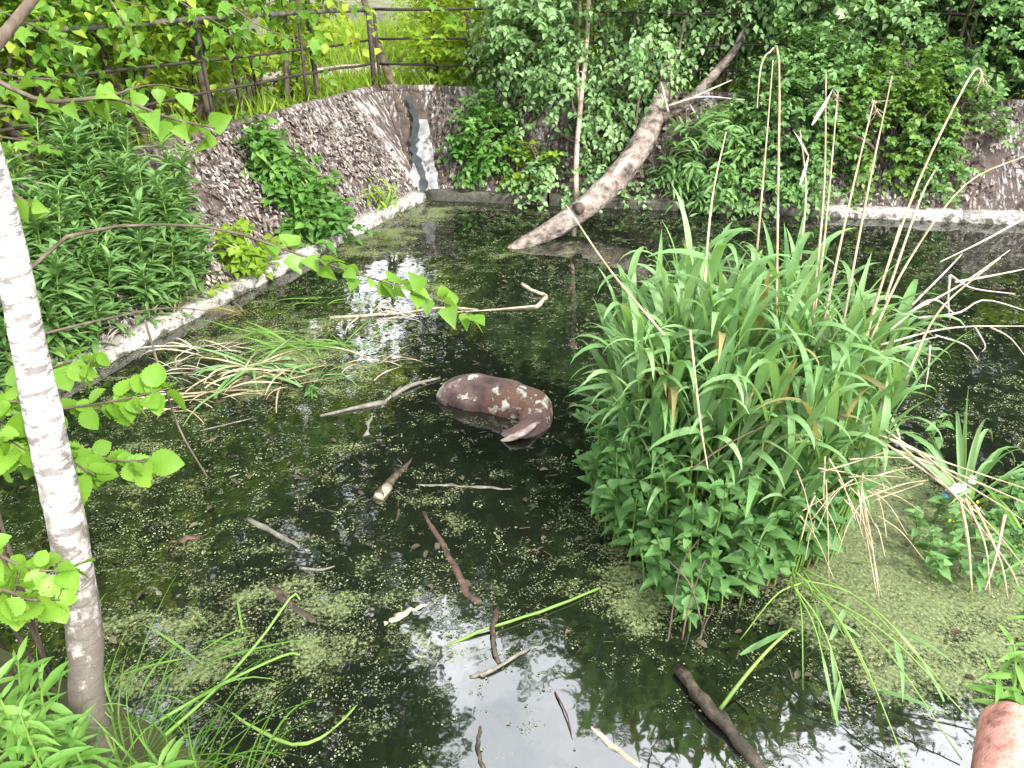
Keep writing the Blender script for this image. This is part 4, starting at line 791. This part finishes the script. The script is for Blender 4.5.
b = MB(); tube(b, spline([P(500, 441, -.01), P(512, 438, .03), P(525, 432, .055), P(538, 421, .07)], 8), [.01, .03, .045, .05, .05, .045, .03, .01], 8, .3, True, .5); b.build('pale_flap', M['paleflesh'], t, True)

# ------------------------------------------------------------------ sticks and debris in the water
def stick(pts, r0, r1, mat, label, name='floating_stick', z=0.0, sides=8, cat='stick', endmat=None, branches=()):
    r0 *= .8; r1 *= .8; w_ = [P(u, v, z + (zz[0] if zz else 0) - r0 * .95) for (u, v, *zz) in pts]; t = thing(name, w_[0], label, cat); cv = spline(w_, 12); cv[1:-1] += rng.normal(0, r0 * .25, (10, 3)) * (1, 1, .4)
    b = MB(); tube(b, cv, lerp(r0, r1, 12) * (1 + .25 * (rng.random(12) - .5)), sides, .2); b.build('shaft', M[mat], t, True)
    if endmat: b = MB(); d = nrmz(cv[0] - cv[1]); tube(b, [cv[0] - d * .14, cv[0] - d * .05, cv[0] + d * .012], [r0 * 1.02, r0 * 1.05, r0 * .98], sides, .05); b.build('cut_end', M[endmat], t)
    for br in branches:
        b = MB(); tube(b, spline([P(u, v, z + (zz[0] if zz else 0)) for (u, v, *zz) in br], 8), lerp(r0 * .6, r0 * .25, 8), 6, .12); b.build('branch', M[mat], t, True)
stick([(379, 497, .05), (405, 468, .01), (440, 432, -.02), (462, 418, -.04)], .05, .035, 'stickwet', 'brown stick with a pale cut end pointing left below the carcass', endmat='palewood')
stick([(403, 486, .0), (455, 488, .005), (512, 491, .0)], .028, .03, 'stickgrey', 'straight grey stick lying level below the carcass')
stick([(357, 450, .0), (375, 418, .01), (402, 388, .01)], .055, .04, 'stickgrey', 'forked grey driftwood left of the carcass', branches=([(386, 402, .01), (355, 408, .01), (320, 416, 0)], [(392, 396, .01), (412, 385, .02), (440, 378, .01)]))
stick([(248, 520, .01), (280, 536, .02), (313, 556, .0)], .026, .022, 'stickgrey', 'short grey stick right of the birch trunk', branches=([(300, 568), (320, 570), (335, 566)],))
stick([(424, 514, .0), (448, 555, .01), (466, 590, .015), (482, 612, -.01)], .03, .034, 'stickred', 'red-brown rotten branch slanting down below the grey stick')
stick([(400, 490, .0), (397, 530, .0), (394, 592, -.015)], .024, .024, 'stickwet', 'dark upright-lying stick crossing under the pale-ended stick')
stick([(385, 626, .0), (402, 616, .02), (426, 606, .01)], .04, .03, 'palewood', 'short pale broken piece of wood floating in the near duckweed', name='wood_piece', cat='wood')
stick([(676, 668, .06), (702, 698, .07), (732, 734, .06), (770, 785, .0)], .042, .05, 'stickwet', 'thick dark curved branch in the foreground right of the sky reflection')
stick([(447, 646, .0), (490, 628, .03), (545, 610, .03), (600, 588, .02)], .012, .010, 'reed_stem', 'long green reed stalk floating across the near water', cat='reed stalk', name='floating_reed')
stick([(497, 608, .03), (492, 640, .05), (500, 665, .01)], .022, .016, 'stickwet', 'small dark upright stub at the edge of the sky reflection')
stick([(470, 678, .01), (495, 668, .03), (530, 648, .02)], .02, .012, 'stickgrey', 'thin grey stick below the floating green reed')
stick([(484, 770, .01), (478, 745, .02), (482, 720, .0)], .016, .010, 'stickwet', 'short thin twig in the bright reflection at the bottom', cat='twig', name='floating_twig')
stick([(590, 728, .0), (610, 745, .015), (640, 768, .01)], .022, .018, 'palewood', 'pale rotted stick floating in the bright sky reflection')
stick([(555, 692, .01), (567, 715, .03), (573, 742, .0)], .006, .004, 'stickred', 'hair-thin curved red twig in the sky reflection', cat='twig', name='floating_twig')
stick([(522, 284, .08), (533, 291, .06), (546, 296, .03), (535, 308, .02)], .028, .03, 'palewood', 'bleached crooked root sticking out of the water above the carcass', cat='root', name='floating_root', branches=([(535, 306, .01), (490, 310, .0), (440, 313, .0)],))
stick([(330, 318, .02), (390, 314, .03), (440, 308, .02), (478, 310, .02)], .022, .016, 'palewood', 'long pale twiggy branch floating at the middle of the far water', branches=([(395, 312, .03), (385, 302, .08), (365, 318, .0)], [(360, 316, .02), (348, 326, .06), (345, 335, 0)]))
stick([(215, 408, .0), (235, 392, .02), (250, 378, .02)], .05, .04, 'stickwet', 'dark sunken log end left of the floating grass', cat='log', name='sunken_log')
stick([(170, 545, .0), (190, 540, .015), (212, 537, .0)], .04, .035, 'stickred', 'brown rotten wood piece right of the birch trunk', name='wood_piece', cat='wood')
stick([(200, 432, .0), (225, 425, .01), (270, 415, .0)], .015, .01, 'stickgrey', 'thin grey stick above the hazel leaves in the water')
stick([(215, 705, .0), (300, 745, .01), (365, 700, .0)], .014, .012, 'reed_stem', 'green-brown bent stem floating at the bottom left', cat='reed stalk', name='floating_reed')
stick([(270, 590, .0), (310, 620, .01), (350, 660, -.01)], .04, .03, 'stickwet', 'black sunken branch in the near left water', cat='branch', name='sunken_branch')
stick([(560, 250, .0), (600, 258, .01), (622, 262, .0)], .05, .03, 'stickwet', 'dark sunken branch below the foot of the leaning log', cat='branch', name='sunken_branch')
for q, (pts, lab) in enumerate([([(180, 415), (205, 400), (232, 372)], 'dark sunken branch crossing the scum left of the grass raft'), ([(230, 480), (262, 468), (300, 452)], 'dark thin sunken branch above the short grey stick'), ([(330, 400), (362, 392), (410, 382)], 'sunken twig alongside the forked driftwood'), ([(430, 330), (480, 342), (530, 346)], 'sunken twig between the twiggy branch and the carcass'), ([(350, 560), (372, 585), (380, 612)], 'short sunken twig left of the pale wood piece'), ([(300, 660), (340, 690), (352, 720)], 'thin sunken branch in the near left duckweed'), ([(520, 560), (556, 545), (590, 548)], 'sunken twig left of the clump foot'), ([(225, 600), (262, 612), (285, 604)], 'sunken dark twig behind the bent grass stem'), ([(440, 420), (470, 440), (478, 462)], 'sunken twig just below the carcass'), ([(270, 440), (310, 425), (352, 428)], 'sunken twig left of the driftwood fork'), ([(150, 590), (180, 604), (215, 600)], 'dark sunken twig right of the birch foot'), ([(780, 680), (820, 690), (870, 684)], 'dark twig under the trailing reed stems')]):
    stick(pts, .03, .018, ['stickwet', 'stickgrey', 'stickred'][q % 3], lab, name='sunken_stick')
# floating grass rafts
def raft(u, v, n, L, lab, mat='reed', wd=.6, lean=(.3, -.1)):
    p = P(u, v, .02); t = thing('floating_tuft', p, lab, 'tuft')
    for k in range(n):
        a = rng.normal(0, .7) + (0 if k % 2 else math.pi); d = np.array([math.cos(a) + lean[0], math.sin(a) * .8 + lean[1], .10 + .22 * rng.random()])
        place(BLD[mat][rng.integers(len(BLD[mat]))], 'blade', t, p + rng.normal(0, .08, 3) * (1.5, 1, 0), d, (0, -.2, 1), L * (.5 + .6 * rng.random()), wd)
raft(250, 368, 22, .85, 'raft of green grass blades floating below the dry kerb tuft'); raft(250, 372, 16, .7, 'raft of dry straw blades tangled in the floating grass', 'straw', 1.3)
raft(300, 345, 20, .7, 'matted grass floating right of the grass raft', 'grass', 1.3); raft(215, 395, 14, .6, 'matted dry stems floating beside the dark sunken log end', 'straw', 1.0); raft(330, 372, 12, .5, 'matted green blades floating above the tiny floating plant', 'reed', .5); raft(205, 350, 16, .7, 'matted pale grass floating close to the left kerb', 'strawpale', 1.0)
for u, v, m_k, n_, lab in [(180, 372, 'strawpale', 14, 'flattened pale stems in the scum just off the left kerb'), (262, 335, 'grass', 16, 'flattened green grass under the end of the leafy birch twig'), (292, 378, 'straw', 14, 'flattened straw between the grass raft and the driftwood'), (345, 345, 'grass', 14, 'flattened green blades below the floating twiggy branch'), (385, 362, 'straw', 10, 'few flattened straws left above the carcass'), (160, 405, 'straw', 12, 'flattened straw floating behind the hazel leaves'), (240, 312, 'reedold', 8, 'yellowed blades floating off the kerb below the yellow patch'), (210, 650, 'grass', 12, 'flattened grass floating beyond the bank tuft')]:
    raft(u, v, n_, .62, lab, m_k, {'reedold': .5}.get(m_k, .9), (.2, .05))
raft(335, 300, 10, .5, 'small green grass tuft sprouting from the floating twiggy branch', 'grass', 1.2)
raft(390, 316, 12, .45, 'tangle of dry roots on the floating twiggy branch', 'strawpale', 1.5)
raft(625, 472, 6, .3, 'few green blades floating left of the clump below the nettle sprig', 'grass', 1.0)
nettle(P(312, 398, .0), .1, 'tiny green plant floating right of the grass raft', None, (.02, 0), 'marsh_plant', 5, .075)

# duckweed: thousands of fronds and small rafts on the surface
def duckweed():
    n = 1500000; x = rng.uniform(-5.5, 7.5, n); y = rng.uniform(2.0, 12.2, n); dl, db, dn, dr = outside(x, y)
    u, v, f = proj(np.stack([x, y, np.zeros(n)], -1)); ok = (np.maximum(np.maximum(dl, db), dn) < -.05) & (u > -40) & (u < 1064) & (v < 800) & (rng.random(n) < np.clip(1.35 - y / 12, .25, 1)); x, y = x[ok], y[ok]
    d = fbm(x * .8 + 5, y * 1.2 + 2, 4) * .45 + fbm(x * 3.2 + y, y * 5.5 - x * 1.2, 4) * .55
    def near(cx, cy, r0, r1): return np.clip((r1 - np.hypot(x - cx, y - cy)) / (r1 - r0), 0, 1)
    z = np.maximum.reduce([near(2.4, 3.75, .3, 1.35), .7 * near(1.1, 3.7, .2, 1.0), .55 * near(-1.4, 3.3, .2, 1.6), .5 * near(-2.2, 10, .5, 3), .4 * near(-2.6, 6.5, .4, 2.2)])
    z = z - .4 * near(.25, 2.35, .2, .75) - .25 * near(.4, 6.3, .4, 1.3)
    g = fbm(x * 13, y * 15, 4); pr = np.clip((d + z * .24 + (g - .5) * 1.25 - .535) * 9, .003, 1); k = rng.random(len(x)) < pr * .52; x, y = x[k], y[k]; n = len(x)
    s = (.0018 + .0052 * rng.random(n) ** 5) * (1 + .08 * y); th = np.linspace(0, 2 * np.pi, 6, endpoint=False)
    T = (np.stack([np.cos(th) * (1, .7, 1.1, .9, 1.2, .8), np.sin(th) * (.8, .9, .6, 1, .7, .9), 0 * th], -1), [np.arange(6)[None]])
    mb = MB(); inst(mb, T, np.stack([x, y, .003 + .004 * rng.random(n)], -1), np.stack([rng.normal(0, 1, n), rng.normal(0, 1, n), rng.normal(0, .05, n)], -1), np.array([0, 0, 1.0]) + rng.normal(0, .09, (n, 3)), s)
    print('duckweed', n); return tag(mb.build('duckweed', M['duck']), 'specks and mats of green duckweed scattered over the pond', 'duckweed', kind='stuff')
duckweed()
def debris():
    n = 2600; x = rng.uniform(-5, 6, n); y = rng.uniform(2.1, 11.5, n); dl, db, dn, dr = outside(x, y); k = (np.maximum(np.maximum(dl, db), dn) < -.1) & (fbm(x * 1.1 + 9, y * 1.1 + 4) + .12 * rng.random(n) > .5) & (np.hypot(x - .3, y - 2.4) > .6); x, y = x[k], y[k]; n = len(x); m = n // 3
    mb = MB(); inst(mb, L_ROUND, np.stack([x[:m], y[:m], .006 + .01 * rng.random(m)], -1), rng.normal(0, 1, (m, 3)) * (1, 1, .08), np.array([0, 0, 1.0]) + rng.normal(0, .15, (m, 3)), .03 + .05 * rng.random(m), .7)
    an = rng.normal(.5, .9, n - m); inst(mb, L_BLADE, np.stack([x[m:], y[m:], .008 + .01 * rng.random(n - m)], -1), np.stack([np.cos(an), np.sin(an), .02 * np.ones(n - m)], -1), np.array([0, 0, 1.0]) + rng.normal(0, .2, (n - m, 3)), .08 + .28 * rng.random(n - m) ** 2, 1.0)
    tag(mb.build('floating_debris', M['debris']), 'scattered dead leaves and stalk bits floating among the duckweed', 'debris', kind='stuff')
debris()

# ------------------------------------------------------------------ near left: birch, hazel, herbs
BM = [MB().add(L_BIRCH[0] * (1.05, 1, s), *L_BIRCH[1]).mesh('birch_leaf', M['birchleaf'], True) for s in (1, 1.7, .4)]
HM = [MB().add(L_HAZEL[0] * (1, 1, s), *L_HAZEL[1]).mesh('hazel_leaf', M['hazel'], False) for s in (1, 1.6)]
MM = [MB().add(L_MAPLE[0] * (1, 1, s), *L_MAPLE[1]).mesh('maple_leaf', M['maple'], False) for s in (1, 2)]
bp = D(86, 735, 3.05)
t = thing('white_birch', bp, 'white birch trunk with dark marks leaning on the near left bank', 'tree')
cv = spline([bp - (0, 0, .25), D(87, 700, 3.04), D(85, 640, 3.02), D(73, 560, 3.0), D(55, 470, 2.98), D(32, 360, 2.95), D(8, 240, 2.9), D(-18, 130, 2.9), D(-60, -40, 2.95), D(-130, -300, 3.1), D(-160, -900, 3.9)], 60)
b = MB(); tube(b, cv, np.interp(np.linspace(0, 1, 60), [0, .12, .4, 1], [.07, .064, .07, .03]), 18, .045); b.build('trunk', M['birch'], t, True)
def leafy(parent, pts, r0, n, mesh, size, part='branch', mat='bark', start=.15, hang=.6, lat=.9):
    cv = spline(pts, 14); b = MB(); tube(b, cv, lerp(r0, r0 * .3, 14), 6); br = b.build(part, M[mat], parent, True)
    for k in range(n):
        f = start + (1 - start) * (k + rng.random() * .6) / n; f = min(f, 1); p = np.array([np.interp(f, np.linspace(0, 1, 14), cv[:, c]) for c in range(3)]); i = min(12, int(f * 13)); d = nrmz(cv[i + 1] - cv[i])
        sd_ = nrmz(np.cross(d, (0, 0, 1))) * (1 if k % 2 else -1); ax = d * .5 + sd_ * lat + rng.normal(0, .55, 3); ax[2] -= hang * rng.random() * 1.6
        nr = np.array([0, -.35, 1.0]) + rng.normal(0, .6, 3); place(mesh[rng.integers(len(mesh))], 'leaf', br, p + nrmz(ax) * .01, ax, nr, size * (.7 + .5 * rng.random()))
    return br
leafy(t, [D(-40, 60, 3.0), D(40, 100, 3.1), D(110, 98, 3.15), D(170, 118, 3.2), D(215, 128, 3.25)], .012, 22, BM, .105)
leafy(t, [D(105, 98, 3.15), D(150, 85, 3.2), D(190, 90, 3.25)], .006, 6, BM, .10)
leafy(t, [D(-20, 330, 2.95), D(60, 240, 3.2), D(150, 225, 3.4), D(225, 230, 3.5), D(300, 255, 3.6), D(370, 278, 3.65), D(420, 292, 3.7), D(474, 316, 3.7)], .009, 36, BM, .115, start=.5, hang=.4)
leafy(t, [D(-30, 150, 2.9), D(10, 190, 2.9), D(40, 210, 2.95)], .008, 7, BM, .10)
leafy(t, [D(38, 335, 2.95), D(110, 318, 3.2), D(170, 308, 3.4), D(240, 315, 3.5)], .006, 0, BM, .1)
# overhanging crown out of the top of the frame
org, d = ellip_shell(320, (-4.0, 2.6, 7.6), (2.2, 2.2, 1.6), .2, .5, 3); lm = MB(); spray_leaves(lm, L_FAR, org, d + rng.normal(0, .5, d.shape), .5, 7, .15, .5); stuffpart(lm.build('crown', M['birchleaf'], t))
# maple overhanging the top left
mp = thing('maple_sapling', (-3.6, 3.6, gz(-3.6, 3.6)), 'young maple with broad lobed leaves hanging in the top left corner', 'tree')
b = MB(); tube(b, spline([(-3.6, 3.6, gz(-3.6, 3.6) - .1), (-3.5, 3.7, 2.2), (-3.2, 3.7, 4.2), (-3.0, 3.8, 5.5)], 10), lerp(.05, .02, 10), 8); b.build('trunk', M['bark'], mp, True)
for pts, n in (([(-60, -20, 3.6), (20, 20, 3.7), (80, 45, 3.8)], 14), ([(-60, 60, 3.4), (10, 75, 3.5), (60, 80, 3.6)], 14), ([(-50, 130, 3.6), (20, 140, 3.7), (60, 150, 3.8)], 10), ([(-30, -40, 3.9), (80, -10, 4.2), (160, 10, 4.4)], 12), ([(180, -40, 4.8), (250, 20, 5.0), (310, 45, 5.0)], 10), ([(280, -60, 5), (330, -20, 5.2), (380, 20, 5.4)], 11), ([(100, -60, 4.4), (170, -5, 4.6), (230, 30, 4.8)], 14), ([(60, -60, 4.0), (110, 0, 4.2), (140, 50, 4.3)], 12), ([(380, -60, 6), (420, -10, 6.2), (470, 25, 6.4)], 12), ([(-60, 100, 3.9), (0, 105, 4.0), (50, 118, 4.1)], 10)):
    leafy(mp, [D(*q) for q in pts], .008, int(n * .9), MM, .115, hang=.3)
b = MB(); tube(b, spline([D(-30, 75, 2.3), D(0, 40, 2.35), D(36, -5, 2.4), D(60, -40, 2.4)], 8), lerp(.022, .014, 8), 8); b.build('branch', M['bark'], mp, True)
# hazel shoots
def hazel_shoot(base, label, brs, tt=None):
    t = thing('hazel_shoot', base, label, 'shrub'); 
    for pts, n, sz in brs: leafy(t, [np.asarray(base) if q == 'b' else D(*q) for q in pts], .009, int(n * 2.2), HM, sz * .76, 'branch', 'bark', .3, .35)
b0 = np.array([-2.35, 2.6, gz(-2.35, 2.6)])
hazel_shoot(b0, 'hazel shoot with broad bright leaves behind the birch trunk', [(['b', (-20, 430, 3.2), (60, 410, 3.2), (120, 400, 3.2), (170, 388, 3.2)], 15, .155), (['b', (-30, 440, 3.3), (50, 445, 3.25), (110, 460, 3.2), (150, 460, 3.15)], 13, .17), (['b', (-20, 480, 3.2), (50, 455, 3.1), (95, 475, 3.05)], 9, .17), ([(-40, 430, 3.3), (0, 400, 3.3), (60, 365, 3.3), (95, 362, 3.3)], 9, .15), ([(-40, 470, 3.0), (0, 440, 3.0), (25, 450, 3.0)], 7, .17)])
b1 = np.array([-2.1, 2.3, gz(-2.1, 2.3)])
hazel_shoot(b1, 'small hazel shoot with pleated leaves left of the birch foot', [(['b', (-20, 560, 2.75), (30, 570, 2.75), (75, 570, 2.75)], 9, .13), (['b', (0, 600, 2.7), (30, 600, 2.7), (60, 600, 2.68)], 8, .15), (['b', (-20, 640, 2.7), (10, 600, 2.7), (20, 570, 2.72)], 6, .13)])
# herbs on the near bank
hb = []
for k, (u, v, tt, h) in enumerate([(20, 790, 2.75, .55), (55, 800, 2.7, .5), (85, 790, 2.75, .42), (5, 770, 2.9, .5), (45, 760, 2.95, .4), (75, 830, 2.6, .45), (30, 840, 2.55, .5), (105, 800, 2.75, .32), (-10, 820, 2.6, .55), (65, 775, 2.85, .42)]):
    p = D(u * .95 - 4, v - 4, tt); nettle(p, h * 1.15, 'pale leafy herb crowding the bottom left corner of the bank', 'herbs in the bottom left corner', (rng.normal(0, .05), rng.normal(0, .05)), 'bank_herb', 12, .135, LAN)
nettle(D(172, 800, 2.75), .2, 'small bright herb at the bottom edge beside the long grass', None, (0, 0), 'bank_herb', 4, .17, LAN)
for k, (u, v, n, h, ln, lab) in enumerate([(135, 740, 40, .85, (.35, .1, -.1), 'long arching grass tuft just right of the birch foot'), (165, 775, 34, .9, (.5, .1, -.2), 'long grass tuft leaning over the water at the bottom left'), (110, 700, 22, .7, (.1, .2, .1), 'grass tuft growing behind the birch foot'), (200, 790, 22, .8, (.5, .15, -.25), 'low grass tuft trailing along the bottom edge')]):
    p = P(u, v, 0); p = D(u, v, (2.9 + .05 * k)); tuft('grass_tuft', p - (0, 0, .12), int(n * .5), h * .85, lab, 'grass', .9, (.4, 1.05), .75, lean=ln)
for k, (u, v, lab) in enumerate([(120, 760, 'short thick grass tuft at the water edge below the birch foot'), (60, 720, 'short grass tuft between the herbs and the birch foot'), (20, 690, 'grass tuft among the herbs at the left edge'), (165, 800, 'short grass tuft at the bottom edge under the arching grass'), (95, 800, 'grass tuft hidden low among the corner herbs'), (215, 815, 'short grass tuft at the bottom edge nearest the open water')]):
    p = D(u, v, 2.95 - .04 * k); p[2] = min(p[2], gz(p[0], p[1]) + .02); tuft('grass_tuft', p, 34, .42, lab, 'grass', 1.0, (.4, 1.0), 1.1, r0=.22)
stalks('bent_grass_stem', 'tall bent grass stem arching up over the water from the bank grass', [[(165, 735, 2.95), (215, 690, 3.1), (260, 640, 3.2), (292, 596, 3.3), (300, 600, 3.3)], [(160, 720, 2.95), (230, 680, 3.1), (285, 655, 3.2), (300, 655, 3.2)]], 'reed_stem', .008, .004, 'grass', 'stem')
stalks('hanging_twig', 'thin bare twig dangling over the water right of the hazel leaves', [[(145, 320, 3.3), (160, 370, 3.3), (180, 430, 3.3), (208, 478, 3.3)]], 'bark', .006, .004, 'twig', 'twig')
# grass behind the fences
def meadow():
    n = 14000; s = rng.uniform(-3, 13, n); o = rng.uniform(1.35, 12, n); q1 = A + s[:, None] * DL + o[:, None] * NL; s2 = rng.uniform(-6, 6, n); q2 = A + s2[:, None] * DB + o[:, None] * NB; q = np.concatenate([q1, q2])
    dl, db, dn, dr = outside(q[:, 0], q[:, 1]); q = q[np.maximum(dl, db) > 1.3]
    dp = np.min(np.hypot(q[:, None, 0] - pcs[None, :, 0], q[:, None, 1] - pcs[None, :, 1]), 1); q = q[dp > .72]; n = len(q)
    pos = np.stack([q[:, 0], q[:, 1], gz(q[:, 0], q[:, 1]) - .02], -1); ax = rng.normal(0, .35, (n, 3)) + (0, 0, 1); mb = MB(); inst(mb, L_BLADE, pos, ax, rng.normal(0, 1, (n, 3)) * (1, 1, .1), .18 + .25 * rng.random(n), 1.6)
    tag(mb.build('grass', M['yellow']), 'rough sunlit grass on the level ground behind the fences', 'grass', kind='stuff')
meadow()
